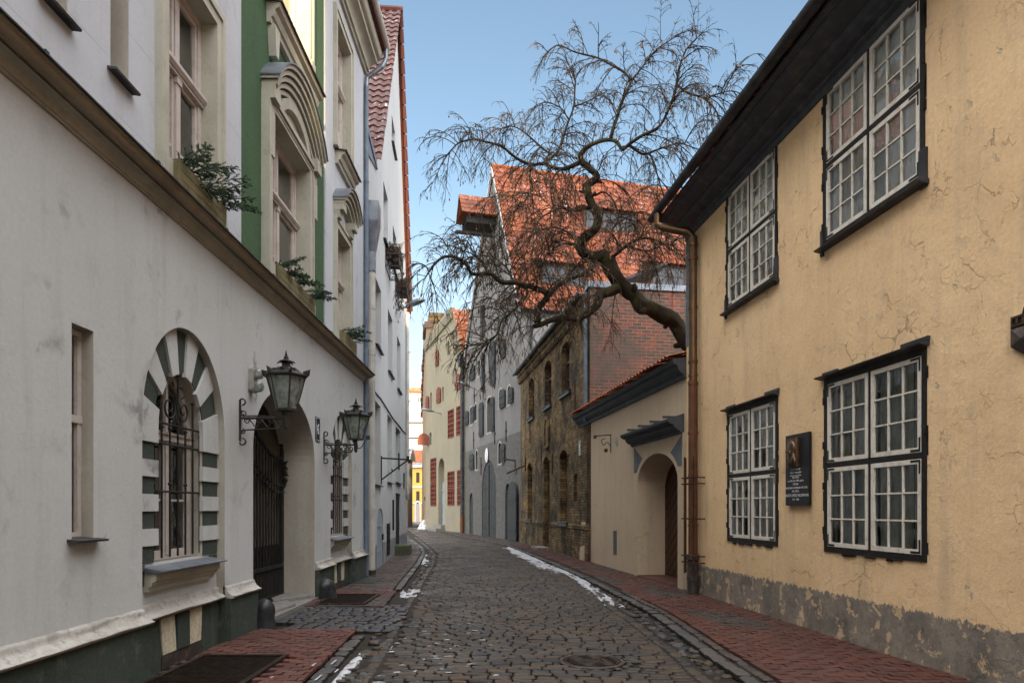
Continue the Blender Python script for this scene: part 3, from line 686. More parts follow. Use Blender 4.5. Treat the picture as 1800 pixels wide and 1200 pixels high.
# ---------------------------------------------------------------- things on and before the white house
def wall_lantern(u, z, label, wire=False):
    t = L1.root('wall_lantern', label, 'lantern', 'bracket lanterns on the white house', u, 0, z)
    b = MB(); r = .011
    b.box(-.02,.02,-.015,.0,-.26,.26)
    b.tube(spiral((0,-.035,.235), .04, .035, -PI*.5, .72), r, 6); b.tube(spiral((0,-.035,-.27), .045, .035, PI*.5, -.72), r, 6)
    b.tube([(0,0,.03),(0,-.62,.03)], .016, 6); b.tube([(0,-.02,.06),(0,-.42,.055)], .009, 5); b.tube(crom([(0,0,-.20),(0,-.05,-.13),(0,-.2,-.115),(0,-.52,-.10)],5), .010, 6)
    for i in range(3):
        x = -.10-.15*i
        b.tube(spiral((0,x,.0), .045, .012, PI*.2, 1.4), .008, 5); b.tube(crom([(0,x-.01,.045),(0,x-.06,-.03),(0,x-.11,-.085),(0,x-.14,-.05)],4), .008, 5)
    b.tube(spiral((0,-.50,-.05), .055, .015, -PI*.5, -1.2), .008, 5)
    b.tube(spiral((0,-.05,.09), .04, .012, -PI*.5, 1.2), .008, 5); b.tube(spiral((0,-.04,-.14), .035, .012, PI*.5, -1.2), .008, 5)
    b.box(-.012,.012,-.03,-.0,-.17,-.13); b.box(-.012,.012,-.03,-.0,.10,.13)
    b.lathe([(.012,-.11),(.03,-.09),(.036,-.03),(.036,.05),(.028,.06),(.028,.12)], (0,-.59,0), 8)
    b.tube([(0.03,-.56,.05),(.06,-.54,.08),(.05,-.53,.12)], .02, 6)
    if wire: b.tube(crom([(.02,-.60,.0),(.03,-.66,-.03),(.02,-.76,.10),(.03,-.80,.16)],5), .008, 5); b.box(-.0,.05,-.84,-.77,.13,.2)
    b.build('bracket', M['iron_gray'], t)
    C = Vector((0,-.59,0)); hx = lambda R, z, k, o=.0: (C.x+R*math.sin(PI/3*(k+o)), C.y+R*math.cos(PI/3*(k+o)), z)
    f = MB(); zb, zt, rb, rt = .13, .55, .13, .245
    f.lathe([(.03,.10),(rb*.7,.115),(rb+.012,.12),(rb+.012,.145),(rb*.9,.15)], C, 6)
    for k in range(6):
        f.tube([hx(rb,zb,k), hx(rt,zt,k)], .011, 4); f.tube([hx(rt,zt,k), hx(rt,zt,k+1)], .014, 4); f.tube([hx(rb,zb+.01,k), hx(rb,zb+.01,k+1)], .012, 4)
    f.build('lantern_frame', M['iron_gray'], t)
    g = MB()
    for k in range(6): g.add([hx(rb*.97,zb,k), hx(rb*.97,zb,k+1), hx(rt*.97,zt,k+1), hx(rt*.97,zt,k)], [(0,1,2,3)])
    g.build('glass', M['lantern_glass'], t)
    l = MB(); l.lathe([(.02,.14),(.03,.16),(.03,.24),(.045,.27),(.045,.38),(.02,.41)], C, 10); l.build('lamp', M['enamel'], t)
    q = MB(); vs = []
    ring = [(rt+.03,.545),(rt+.035,.565),(.19,.61),(.135,.655),(.075,.675),(.055,.69),(.05,.72),(.085,.735),(.09,.745),(.05,.765),(.03,.78),(.034,.80),(.022,.81),(.002,.89)]
    for R_, z_ in ring: vs += [hx(R_, z_, k) for k in range(6)]
    n = len(ring); q.add(vs, [(i*6+j, i*6+(j+1)%6, (i+1)*6+(j+1)%6, (i+1)*6+j) for i in range(n-1) for j in range(6)] + [tuple(range(6))])
    for k in range(6):
        a = Vector(hx(rt+.03,.56,k)); o = (a-C); o.z = 0; o.normalize(); s = Vector((-o.y,o.x,0))
        q.add([a-o*.05-s*.03, a-o*.05+s*.03, a-o*.06+Vector((0,0,.06)), a+o*.035+Vector((0,0,.085)), a+o*.02], [(0,1,2),(0,2,3),(1,2,3),(0,3,4),(1,3,4)])
        m = (Vector(hx(.16,.64,k))+Vector(hx(.16,.64,k+1)))/2; q.box(m.x-.025, m.x+.025, m.y-.02, m.y+.02, .625, .65)
        a = Vector(hx(.088,.74,k)); o = (a-C); o.z = 0; o.normalize(); q.tube([a, a+o*.03+Vector((0,0,-.02))], [.014,.003], 4)
    q.build('lantern_roof', M['iron'], t)
    return t
wall_lantern(L1.u(421), L1.z(421,738.7), 'six sided lantern on a scrolled bracket left of the gate')
wall_lantern(L1.u(569), L1.z(569,784.5), 'six sided lantern on a scrolled bracket right of the gate, with a loose wire', True)

# twin bulkhead lamp over the gate
u, z = L1.u(440), L1.z(440,668)
t = L1.root('bulkhead_light', 'grubby twin bulkhead lamp on the white wall above the gate', 'wall light', None, u, 0, z)
def rounded(w, h, r, n=5):
    o = []
    for cx, cz, a0 in ((w-r,h-r,0),(-w+r,h-r,90),(-w+r,-h+r,180),(w-r,-h+r,270)):
        o += [(cx+r*math.cos(math.radians(a0+90*i/n)), cz+r*math.sin(math.radians(a0+90*i/n))) for i in range(n+1)]
    return o
mb = MB(); mb.prism(rounded(.075,.165,.05), -.05, 0); mb.prism(rounded(.082,.172,.05), -.066, -.05); mb.build('housing', M['plastic'], t)
mb = MB()
for s in (-1,1):
    vs = []; P = rounded(.066,.070,.045); n = len(P)
    for k, (sc, y) in enumerate(((1,-.06),(1,-.12),(.8,-.155),(.4,-.165))): vs += [(x*sc, y, zz*sc+s*.083) for x, zz in P]
    mb.add(vs, [(i*n+j, i*n+(j+1)%n, (i+1)*n+(j+1)%n, (i+1)*n+j) for i in range(3) for j in range(n)] + [tuple(range(3*n,4*n))])
mb.build('cover', M['lantern_glass'], t, True)
mb = MB()
for s in (-1,1):
    for x in (-.03,.03): mb.tube([(x,-.06,s*.083-.07),(x,-.155,s*.083-.045),(x,-.168,s*.083),(x,-.155,s*.083+.045),(x,-.06,s*.083+.07)], .006, 4)
mb.build('guard', M['cast'], t)
# house number
u, z = L1.u(558), L1.z(558,754.5)
t = L1.root('house_number', 'dark blue enamel house number plate right of the gate', 'sign', None, u, 0, z)
mb = MB(); mb.box(-.14,.14,-.012,0,-.215,.215); mb.build('plate', M['sign_blue'], t)
mb = MB(); frame(mb, -.125,.125,-.2,.2,.008,-.0145,-.011); mb.build('border', M['enamel'], t)
def text(body, size, loc, mat, parent, name='lettering', ext=.002, rx=90, sx=1.0, rz=0):
    c = bpy.data.curves.new(name, 'FONT'); c.body = body; c.size = size; c.align_x = 'CENTER'; c.align_y = 'CENTER'; c.extrude = ext
    o = bpy.data.objects.new(name, c); me = bpy.data.meshes.new_from_object(o); bpy.data.objects.remove(o); bpy.data.curves.remove(c)
    me.materials.clear(); me.materials.append(M[mat]); o = bpy.data.objects.new(name, me); COL.objects.link(o); o.parent = parent
    o.location = loc; o.rotation_euler = (math.radians(rx), 0, rz); o.scale = (sx,1,1); return o
text('6', .26, (0,-.014,-.005), 'enamel', t, 'digit'); 
# planters with fir branches on the upper sills
def planter(a, b, z, y0, label, flabel, k, trough=True):
    if trough:
        t = L1.root('window_box', label, 'planter', 'planters on the upper sills', (a+b)/2, 0, z)
        h = (b-a)/2; m = MB()
        m.prism([(-h,0),(h,0),(h+.03,.27),(-h-.03,.27)], y0-.13, y0-.105); m.prism([(-h,0),(h,0),(h+.03,.27),(-h-.03,.27)], y0+.10, y0+.12)
        m.box(-h,h,y0-.105,y0+.10,0,.02)
        for zz in (.09,.18): m.box(-h-.01,h+.01,y0-.133,y0-.13,zz,zz+.006)
        m.build('trough', M['bare_wood'], t)
        m = MB(); m.box(-h+.0,-h+.025,y0-.105,y0+.1,.02,.27); m.box(h-.025,h,y0-.105,y0+.1,.02,.27); m.build('end_board', M['bare_wood'], t)
        m = MB(); m.box(-h+.025,h-.025,y0-.105,y0+.1,.02,.22); m.build('soil', M['earth'], t)
        zz = z+.24
    else: zz = z
    m = MB()
    for i in range(k):
        u = a + (b-a)*(i+.5)/k; d = (U(-.5,.8), -U(.6,1.2), U(-.05,.75))
        sprig(m, (u-(a+b)/2, y0+U(-.05,.05), U(-.02,.06)), d, U(.34,.62), 60, .03)
    s = L1.root('fir_branches', flabel, 'branches', 'fir branches on the upper sills', (a+b)/2, 0, zz)
    m.build('sprays', M['fir'], s)
planter(W1[0]+.03, W1[1]-.02, 4.80, -.02, 'mossy wooden window box under the tall window of the white wall', 'fir branches spilling from the window box on the white wall', 16)
planter(W2[0]+.1, W2[1]+.05, 4.83, .0, 'long wooden window box under the window of the green bay', 'fir branches along the sill of the green bay', 17)
planter(W3[0]-.02, W3[1], 4.80, -.05, 'wooden window box on the sill right of the green bay', 'fir branches on the sill right of the green bay, above the farther lantern', 10)
# greenery behind the gate
t = L1.root('potted_conifer', 'green conifer sprays behind the left edge of the iron gate', 'plant', None, G[0]+.42, .75, .06)
mb = MB(); mb.lathe([(.14,0),(.18,.25),(.19,.28),(.165,.28),(.15,.2)], (0,0,0), 14); mb.build('pot', M['cast'], t)
mb = MB(); mb.tube([(0,0,.2),(.02,0,1.7)], [.025,.008], 6)
for i in range(46):
    zz = .35+1.4*i/46; a = U(0,6.28); sprig(mb, (0,0,zz), (math.cos(a),math.sin(a),.25), .30*(1.15-i/52), 20, .03)
mb.build('foliage', M['conifer'], t)
# guard stones
def guard(px, py, r, h, label, lean=0.0):
    X, Y = gnd(px, py)
    t = empty('guard_stone', (max(X,-3.4+r*.45), Y, 0), U(0,1), label, 'guard stone', 'black guard stones beside the gate')
    n = 10; prof = [(r*1.02,-.15),(r*1.04,0),(r*1.0,h*.35)] + [(r*math.cos(PI/2*i/n)*.99, h*.5+h*.5*math.sin(PI/2*i/n)) for i in range(n)] + [(.004,h)]
    m = MB(); m.lathe(prof, (0,0,0), 20)
    m.v = [(x+lean*z+.02*mnoise.noise(Vector((x*5,y*5,z*5))), y+.02*mnoise.noise(Vector((x*5+9,y*5,z*5))), z) for x,y,z in m.v]
    m.build('stone', M['black_stone'], t, True)
guard(459,1103,.145,.40,'slim round topped black guard stone at the left jamb of the gate')
guard(557,1052,.20,.38,'stout domed black guard stone at the right jamb of the gate', -.12)
def slab(pts, z0, z1, label):
    P = [gnd(*q) for q in pts]; cx = sum(q[0] for q in P)/4; cy = sum(q[1] for q in P)/4
    t = empty('stone_step', (cx,cy,0), 0, label, 'step', 'stone steps before the gate'); m = MB(); n = 4
    vs = [(x-cx,y-cy,z0) for x,y in P] + [(x-cx,y-cy,z1-.015) for x,y in P] + [((x-cx)*.97,(y-cy)*.97,z1) for x,y in P]
    m.add(vs, [(i,(i+1)%4,4+(i+1)%4,4+i) for i in range(4)] + [(4+i,4+(i+1)%4,8+(i+1)%4,8+i) for i in range(4)] + [(8,9,10,11)])
    m.build('slab', M['granite'], t)
slab([(460,1092),(520,1071),(500,1062),(445,1078)], -.05, .10, 'worn stone step before the gate, next to the slim guard stone')
slab([(480,1068),(553,1056),(540,1046),(470,1056)], -.05, .13, 'upper stone step before the gate, next to the stout guard stone')
# sunk cellar grates
def grate(x0, x1, y0, y1, label, n):
    t = empty('cellar_grate', ((x0+x1)/2,(y0+y1)/2,.03), 0, label, 'grate', 'rusty cellar grates in the pavement'); m = MB(); w, d = (x1-x0)/2, (y1-y0)/2
    m.box(-w,-w+.05,-d,d,-.1,.012); m.box(w-.05,w,-d,d,-.1,.012); m.box(-w+.05,w-.05,-d,-d+.05,-.1,.012); m.box(-w+.05,w-.05,d-.05,d,-.1,.012)
    m.build('rim', M['rust_dark'], t); m = MB()
    for i in range(n):
        y = -d+.05+(2*d-.1)*(i+.5)/n; m.box(-w+.05,w-.05,y-.006,y+.006,-.04,-.005)
    for i in range(5): x = -w+2*w*(i+.5)/5; m.box(x-.006,x+.006,-d+.05,d-.05,-.045,-.012)
    m.build('bars', M['rust_dark'], t); m = MB(); m.box(-w+.02,w-.02,-d+.02,d-.02,-.6,-.55)
    m.build('pit_floor', M['interior'], t)
grate(-3.33,-2.40,5.95,7.34,'rusty framed grate in the red pavement at the bottom left corner',26)
grate(-3.25,-2.43,11.25,12.6,'rusty framed grate in the pavement beyond the gate under the second barred window',26)
X0, Y0 = -3.72, 17.3
t = empty('access_plate', (-3.25,15.2,.018), 0, 'flat grey metal plate in the left pavement before the low arched door', 'plate'); m = MB(); m.box(-.3,.3,-.65,.65,-.02,.012)
for i in range(6): m.box(-.27,.27,-.6+.22*i,-.58+.22*i,.012,.016)
m.build('plate', M['zinc_dark'], t)

# ---------------------------------------------------------------- pantile sheet: O eave corner, ea along the eave, up the slope
def tiles(mb, O, ea, up, W, Hs, tw=.24, th=.34, lift=.03, amp=.03, skip=None):
    O, ea, up = Vector(O), Vector(ea).normalized(), Vector(up).normalized(); nn = ea.cross(up).normalized()
    if nn.z < 0: nn = -nn
    nc, nr = int(round(W/tw)), int(round(Hs/th)); tw, th = W/nc, Hs/nr
    pf = [(0,.0),(.14,.7),(.3,1.0),(.46,.75),(.62,.15),(.8,-.25),(1.06,.0)]
    for j in range(nr):
        for i in range(nc):
            o = O + ea*(i*tw) + up*(j*th)
            if skip and skip(o + ea*tw*.5 + up*th*.5): continue
            jx, jy, jl = U(-.006,.006), U(-.012,.012), U(-.004,.008); vs = []
            for (a, h) in pf: vs.append(o + ea*(a*tw+jx) + up*(-.03+jy) + nn*(h*amp+lift+jl))
            for (a, h) in pf: vs.append(o + ea*(a*tw+jx) + up*(th+.02+jy) + nn*(h*amp+jl))
            for (a, h) in pf: vs.append(o + ea*(a*tw+jx) + up*(-.03+jy) + nn*(h*amp+lift+jl-.022))
            k = len(pf)
            mb.add(vs, [(q,q+1,k+q+1,k+q) for q in range(k-1)] + [(2*k+q,2*k+q+1,q+1,q) for q in range(k-1)])

# ---------------------------------------------------------------- the pale gabled house beyond it on the left
L2 = Fr((-3.45,16.0), (-3.45-.075*12.6, 28.6))
h2 = L2.root('gabled_house', 'pale rendered gable fronted house with dark tiles, beyond the green bay', 'house')
uA = L2.u(697); zA = 19.0; uv = L2.u(661); zv = 10.9; zf = 9.9
top = [(0,-.3),(L2.L,-.3),(L2.L,zf),(uA,zA),(uv,zv),(.0,zv-.35)]
hl = []
RA = [(660,670,486,603),(682,690,542,650),(698,704,590,681)]; RB = [(674,682,318,418),(690.5,697,395,470)]; RC = [(688.5,694.5,200,248)]
RG = [(658,669,701,850),(681,689,727,846),(695.5,704,748,846)]
wins2 = []
for a in RA + RB + RC + RG:
    u0, u1, z0, z1 = L2.R(*a); wins2.append((u0,u1,z0,z1)); hl.append((rect(u0,u1,z0,z1), .32, True))
dA = (L2.u(663), L2.u(673.5)); hl.append((arch(dA[0],dA[1],.02,1.25,1.62,12), .10, True))
dB = (L2.u(695.5), L2.u(704)); hl.append((rect(dB[0],dB[1],.1,2.15), .15, True))
vB = (L2.u(679.5), L2.u(686)); hl.append((rect(vB[0],vB[1],.15,1.15), .06, True))
vA = (L2.u(648.5), L2.u(655.5)); hl.append((rect(vA[0],vA[1],.12,.85), .2, True))
mb = MB(); mb.wall(top, hl, 0, 11); mb.build('wall', [M['l2_wall'], M['interior']], h2)
for i, (u0,u1,z0,z1) in enumerate(wins2):
    f = MB(); frame(f,u0,u1,z0,z1,.06,.20,.26); f.box((u0+u1)/2-.03,(u0+u1)/2+.03,.2,.25,z0+.06,z1-.06); f.box(u0+.06,u1-.06,.205,.245,z0+(z1-z0)*.66,z0+(z1-z0)*.66+.05)
    w = f.build('window', M['sash_pink'], h2); g = MB(); g.box(u0+.03,u1-.03,.225,.23,z0+.03,z1-.03); g.build('pane', M['glass'], w)
    f = MB(); f.sweep([(-.08,z0-.035),(-.085,z0-.015),(.2,z0+.02),(.2,z0-.01)],u0-.05,u1+.05); f.build('sill', M['zinc_dark'], w)
mb = MB(); mb.prism(arch(dA[0]+.01,dA[1]-.01,.03,1.24,1.60,12),.02,.07)
for z in (.4,1.1): mb.box(dA[0]+.02,dA[1]-.3,.005,.02,z,z+.05)
d = mb.build('low_door', M['door_blue'], h2); mb = MB(); mb.box(dA[1]-.2,dA[1]-.1,-.03,.02,.72,.88); mb.build('padlock', M['iron'], d)
mb = MB(); mb.box(dB[0]+.01,dB[1]-.01,.05,.1,.1,2.14)
for z in (.2,.8,1.5): mb.box(dB[0]+.15,dB[1]-.15,.03,.05,z,z+.5)
d = mb.build('black_door', M['iron'], h2); mb = MB(); mb.tube([(dB[0]+.2,.02,1.0),(dB[0]+.2,.02,1.15)],.015,6); mb.build('handle', M['zinc'], d)
mb = MB()
for i in range(10): mb.box(vB[0],vB[1],.0,.05,.16+i*.1,.22+i*.1)
mb.build('vent_grille', M['iron'], h2)
# near roof slope, verge and far verge
mb = MB(); e = Vector((uA-uv,0,zA-zv)); Hs = e.length+.05
tiles(mb, (uv-.1, -.16, zv-.10), (0,1,0), e, 10.5, Hs, .26, .36, .035, .04)
mb.build('near_roof', M['tile_dark'], h2)
mb = MB(); e2 = Vector((uA-L2.L,0,zA-zf)); tiles(mb, (L2.L+.1, -.16, zf-.1), (0,1,0), e2, 10.5, e2.length+.05, .26, .36, .035, .04)
mb.build('far_roof', M['tile_dark'], h2)
mb = MB()
for i in range(22):
    q = i/22; x = L2.L+.1+(uA-L2.L-.1)*q; z = zf-.05+(zA-zf)*q; q2 = (i+.97)/22
    x2 = L2.L+.1+(uA-L2.L-.1)*q2; z2 = zf-.05+(zA-zf)*q2; mb.tube([(x,-.15,z+.06),(x2,-.15,z2+.03)],[.085,.07],6)
mb.build('verge', M['tile_dark'], h2)
mb = MB(); mb.tube([(uA,-.22,zA+.06),(uA,10.3,zA+.06)],.11,8); mb.build('ridge', M['tile_dark'], h2)
mb = MB(); mb.box(-.02,uv-.1,-.06,.4,zv-.36,zv-.32); mb.prism([(-.05,zv-.1),(uv-.1,zv-.1),(uv-.1,zv-.34),(-.05,zv-.9)],-.03,.1); mb.build('valley_flashing', M['zinc'], h2)
# hopper and pipe at the corner
xp = .36
mb = MB(); zz = L2.z(652,346,.15)
vs = []
for (w, z) in ((.26,zz),(.25,zz-.45),(.10,zz-1.15),(.10,zz-1.6)): vs += [(xp-w,-.30 if w>.2 else -.2,z),(xp+w,-.30 if w>.2 else -.2,z),(xp+w,-.0,z),(xp-w,-.0,z)]
mb.add(vs,[(i*4+j,i*4+(j+1)%4,(i+1)*4+(j+1)%4,(i+1)*4+j) for i in range(3) for j in range(4)]+[(0,1,2,3)])
mb.build('rainwater_hopper', M['zinc'], h2)
mb = MB(); pipe(mb,[(xp,-.11,zz-1.5),(xp,-.11,.12)],.085,[(xp,-.11,z) for z in (1.6,2.9,4.2,5.3,6.4,7.6)],12)
dp2 = mb.build('drainpipe', M['pipe_cream'], h2); mb = MB(); pipe(mb,[(xp,-.11,.14),(xp,-.11,-.1)],.10,[(xp,-.11,.12)],12); mb.build('pipe_base', M['cast'], dp2)
up = L2.L-.75; mb = MB(); pipe(mb,[(up,-.08,9.6),(up,-.08,2.2),(up+.1,-.08,2.0)],.07,[(up,-.12,z) for z in (4,6,8)]); mb.build('far_drainpipe', M['pipe_cream'], h2)
mb = MB(); P = [(652,682),(668,700),(690,735),(696,742),(712,762)]; mb.tube([(L2.u(x),-.02,L2.z(x,y)) for x,y in P],.018,5); mb.build('cable', M['iron'], h2)
for xq, za, zb in ((L2.u(690),.9,1.9),(L2.u(700),3.0,3.6),(L2.u(709),2.4,3.0)):
    mb = MB(); mb.box(xq-.05,xq+.05,-.05,0,za,zb); mb.build('conduit', M['iron'], h2)
# flower boxes with scrolled iron fronts
def flower_box(px, yt, yb, label, flabel, proj=.42):
    u = L2.u(px); z1, z0 = L2.z(px,yt), L2.z(px,yb); w = 1.35
    t = L2.root('balcony_box', label, 'planter', 'scrolled flower boxes on the pale gable', u, 0, z0); h = z1-z0; m = MB()
    for y in (-proj, 0-.02):
        m.box(0,w,y,y+.02,0,.02); m.box(0,w,y,y+.02,h-.02,h); m.box(0,w,y,y+.02,h*.55,h*.55+.02)
    for x in (0,w-.02):
        m.box(x,x+.02,-proj,0,h-.02,h); m.box(x,x+.02,-proj,0,h*.55,h*.55+.02); m.box(x,x+.02,-proj,0,0,.02); m.box(x,x+.02,-proj,-proj+.02,0,h); m.box(x,x+.02,-.02,0,0,h)
        m.tube(spiral((x+.01,-proj/2,h*.78), .11,.02,0,2.2,(0,1,0)),.014,5)
        for k in range(3): m.tube(spiral((x+.01,-proj/2+(-.1 if k%2 else .1),h*(.12+.15*k)), .075,.02,0,1.6*(1 if k%2 else -1),(0,1,0)),.012,5)
    for k in range(5): m.tube(spiral((w*(k+.5)/5,-proj+.01,h*.78),.1,.02,0,2,(1,0,0)),.012,5); m.tube(spiral((w*(k+.5)/5,-proj+.01,h*.28),.1,.02,0,-2,(1,0,0)),.012,5)
    m.build('scroll_rack', M['iron_gray'], t)
    m = MB(); m.box(.04,w-.04,-proj+.04,-.04,h*.56,h*.9); m.build('trough', M['rust'], t)
    s = L2.root('heather', flabel, 'plant', 'heather in the scrolled boxes', u, 0, z0+h*.85); m = MB()
    for i in range(60):
        b = Vector((U(.05,w),U(-proj,-.08),0)); d = Vector((U(-.6,.7),U(-.7,.4),U(.2,1))); sprig(m,b,d,U(.16,.34),9,.03,.003)
    m.build('stems', M['heather'], s)
flower_box(677,428,467,'scrolled iron flower box on the pale gable, the nearer of the two','dry heather in the nearer scrolled flower box')
flower_box(694.5,489,521,'scrolled iron flower box on the pale gable, the farther one above the street lamp','dry heather in the farther scrolled flower box')
# black swing bracket with a brace
u = L2.u(669.5); t = L2.root('sign_bracket', 'empty black iron sign bracket with diagonal brace on the pale house', 'bracket', None, u, 0, 0)
za, zb = L2.z(669.5,801), L2.z(669.5,850); m = MB(); m.box(-.03,.03,-.03,0,zb,za); m.tube([(0,-.02,za-.06),(0,-.78,za-.10)],.025,6); m.tube([(0,-.02,zb+.12),(0,-.74,za-.12)],.022,6); m.tube([(0,-.78,za-.10),(0,-.78,za-.2)],.03,6)
m.box(-.02,.02,-.80,-.72,za-.12,za+.0); m.tube([(0,-.3,zb+.42),(0,-.33,zb+.34)],.02,5); m.build('arm', M['iron'], t)
# mossy block
X, Y = gnd(706,975); t = empty('concrete_block', (-3.80,Y,0), L2.rz, 'mossy concrete block against the pale house by its black door', 'block'); m = MB(); vs = []
for z, s in ((-.1,1),(.33,1),(.36,.95)): vs += [(-.45*s,-.28*s,z),(.45*s,-.28*s,z),(.45*s,.28*s,z),(-.45*s,.28*s,z)]
m.add(vs,[(i*4+j,i*4+(j+1)%4,(i+1)*4+(j+1)%4,(i+1)*4+j) for i in range(2) for j in range(4)]+[(8,9,10,11)]); m.build('block', M['moss'], t)

def street_lamp(base, tip, label):
    """cobra head luminaire on a wall arm; base on the wall, tip the far end of the head"""
    base, tip = Vector(base), Vector(tip); t = empty('street_lamp', base, 0, label, 'street lamp', 'street lamps on wall arms'); d = tip-base; L = d.length; e = d.normalized(); s = e.cross(Vector((0,0,1))).normalized(); n = s.cross(e).normalized()
    m = MB(); m.tube([Vector((0,0,0)), e*L*.45],.028,6); m.tube([Vector((0,0,-.1)),Vector((0,0,.1))],.04,6); m.build('arm', M['zinc'], t)
    m = MB(); h = MB(); vs = []; us = []
    for f, w, q in ((.36,.04,.05),(.45,.09,.08),(.6,.15,.11),(.8,.16,.10),(.94,.12,.07),(1.0,.04,.03)):
        c = e*L*f; vs += [c+s*w, c+s*w*.7+n*q, c-s*w*.7+n*q, c-s*w]; us += [c+s*w*.93, c+s*w*.6-n*q*.5, c-s*w*.6-n*q*.5, c-s*w*.93]
    k = 6; m.add(vs,[(i*4+j,i*4+j+1,(i+1)*4+j+1,(i+1)*4+j) for i in range(k-1) for j in range(3)]+[(0,1,2,3),(20,21,22,23)]); m.build('housing', M['zinc'], t)
    h.add(us,[(i*4+j,i*4+j+1,(i+1)*4+j+1,(i+1)*4+j) for i in range(k-1) for j in range(3)]); h.build('diffuser', M['lantern_glass'], t)
b = L2.w(L2.u(695),0,L2.z(695,546)); street_lamp(b, pix(747,527,b.y), 'grey street lamp reaching from the pale gabled house below its flower boxes')
# ---------------------------------------------------------------- the ochre house on the right
R1 = Fr((3.385,13.24), (4.93+.11667*6,-6.0))
h3 = R1.root('ochre_house', 'ochre plastered house with white lattice windows and dark timber eaves', 'house')
WL = [R1.R(1280,1367,724,947), R1.R(1451,1628,671,969), R1.R(1278,1366,340,546), R1.R(1449,1625,153,430)]
z_lo = (1.08, 3.20); z_up = (4.90, 6.84)
WL = [(a,b,*z_lo) if i < 2 else (a,b,*z_up) for i,(a,b,_,_) in enumerate(WL)]
sp_ = WL[1][0]-WL[0][0]
WL += [(WL[1][0]+sp_*1.55, WL[1][1]+sp_*1.55, *z_lo), (WL[3][0]+sp_*1.55, WL[3][1]+sp_*1.55, *z_up)]
mb = MB(); mb.wall(rect(0,R1.L,-.3,7.15), [(rect(*w),.30,True) for w in WL], 0, 9)
mb.build('wall', [M['r1_wall'], M['interior']], h3)
def lattice(w, k):
    a, b, z0, z1 = w; t = .046; f = MB()
    def rag(x0,x1,y0,y1,q0,q1): f.box(x0,x1,y0,y1,q0,q1)
    frame(f, a-.014, b+.014, z0-.014, z1+.014, t+.014, -.014, .06)
    m = (a+b)/2; zm = z0+(z1-z0)*.5
    f.box(m-.016,m+.016,-.010,.06,z0+t,z1-t); f.box(a+t,m-.016,-.010,.06,zm-.024,zm+.024); f.box(m+.016,b-t,-.010,.06,zm-.024,zm+.024)
    for sx in (a-.02, b+.0):                        # strap hinges and ragged edges
        for q in (.12,.38,.62,.88): f.box(sx-.006,sx+.02,-.026,-.012,z0+(z1-z0)*q-.045,z0+(z1-z0)*q+.045)
    for q in range(9):
        x = U(a,b-.2); f.box(x,x+U(.05,.22),-.018,0,z0-.02-U(.01,.03),z0-.02); zz = U(z0,z1-.2); s = random.choice((a-.03,b+.02)); f.box(s-.002,s+.012,-.014,0,zz,zz+U(.08,.25))
    win = f.build('window', M['dark_frame'], h3)
    lb = MB()
    if k < 2: lb.sweep([(-.10,z1+.035),(-.105,z1+.05),(0,z1+.075),(0,z1+.02),(-.03,z1+.022)], a-.09, b+.05); lb.box(a-.03,a+.28,-.03,0,z1+.07,z1+.10); lb.box(b-.34,b+.06,-.03,0,z1+.075,z1+.115); lb.build('drip_board', M['zinc_dark'], win)
    else: lb.sweep([(-.10,z0-.055),(-.105,z0-.04),(0,z0-.02),(0,z0-.075)], a-.07, b+.07); lb.box(b-.05,b+.05,-.03,0,z0-.09,z0+.3); lb.box(a-.05,a+.0,-.03,0,z0-.12,z0+.2); lb.build('drip_board', M['zinc_dark'], win)
    for sx, (x0, x1) in enumerate(((a+t+.012, m-.028),(m+.028, b-t-.012))):
        for (q0, q1) in ((z0+t+.012, zm-.034),(zm+.034, z1-t-.012)):
            s = MB(); frame(s, x0, x1, q0, q1, .050, -.012, .03); w_, h_ = x1-x0-.104, q1-q0-.104
            for i in (1,2):
                xx = x0+.052+w_*i/3; s.box(xx-.0085,xx+.0085,-.006,.022,q0+.052,q1-.052)
                zz = q0+.052+h_*i/3; s.box(x0+.052,x1-.052,-.0045,.021,zz-.0085,zz+.0085)
            xo = x0 if sx == 0 else x1; dx = 1 if sx == 0 else -1           # iron corner straps
            for zo, dz in ((q0,1),(q1,-1)):
                xs = sorted((xo+dx*.008, xo+dx*.15)); zs = sorted((zo+dz*.008, zo+dz*.03)); s.box(xs[0],xs[1],-.0155,-.012,zs[0],zs[1],1)
                xs = sorted((xo+dx*.008, xo+dx*.03)); zs = sorted((zo+dz*.03, zo+dz*.15)); s.box(xs[0],xs[1],-.0155,-.012,zs[0],zs[1],1)
            s.build('sash', [M['sash'], M['dark_frame']], win)
    g = MB()
    for x0, x1 in ((a+t,m-.02),(m+.02,b-t)):
        for q0, q1 in ((z0+t,zm-.028),(zm+.028,z1-t)):
            n = 3
            for i in range(n):
                for j in range(n):
                    ax, bx = x0+(x1-x0)*i/n, x0+(x1-x0)*(i+1)/n; az, bz = q0+(q1-q0)*j/n, q0+(q1-q0)*(j+1)/n; tx, tz = U(-.004,.004), U(-.004,.004)
                    g.add([(ax,.012-tx-tz,az),(bx,.012+tx-tz,az),(bx,.012+tx+tz,bz),(ax,.012-tx+tz,bz)],[(0,1,2,3)])
    g.build('pane', M['glass_up' if k > 1 else 'glass'], win)
    c = MB()
    if k in (0,1,4):
        n = 9
        for i in range(n):
            x0 = a+.04+(b-a-.08)*i/n; curtain(c, x0, x0+(b-a-.08)/n*U(.72,.98), .055, z0+.02, z1-.02, .012, .07)
    else: curtain(c, a+.02, b-.02, .05, z0, z1, .012, .16)
    c.build('curtain', M['curtain_dark' if k in (0,1,4) else 'curtain'], win)
for k, w in enumerate(WL): lattice(w, k if k < 4 else (1 if k == 4 else 3))
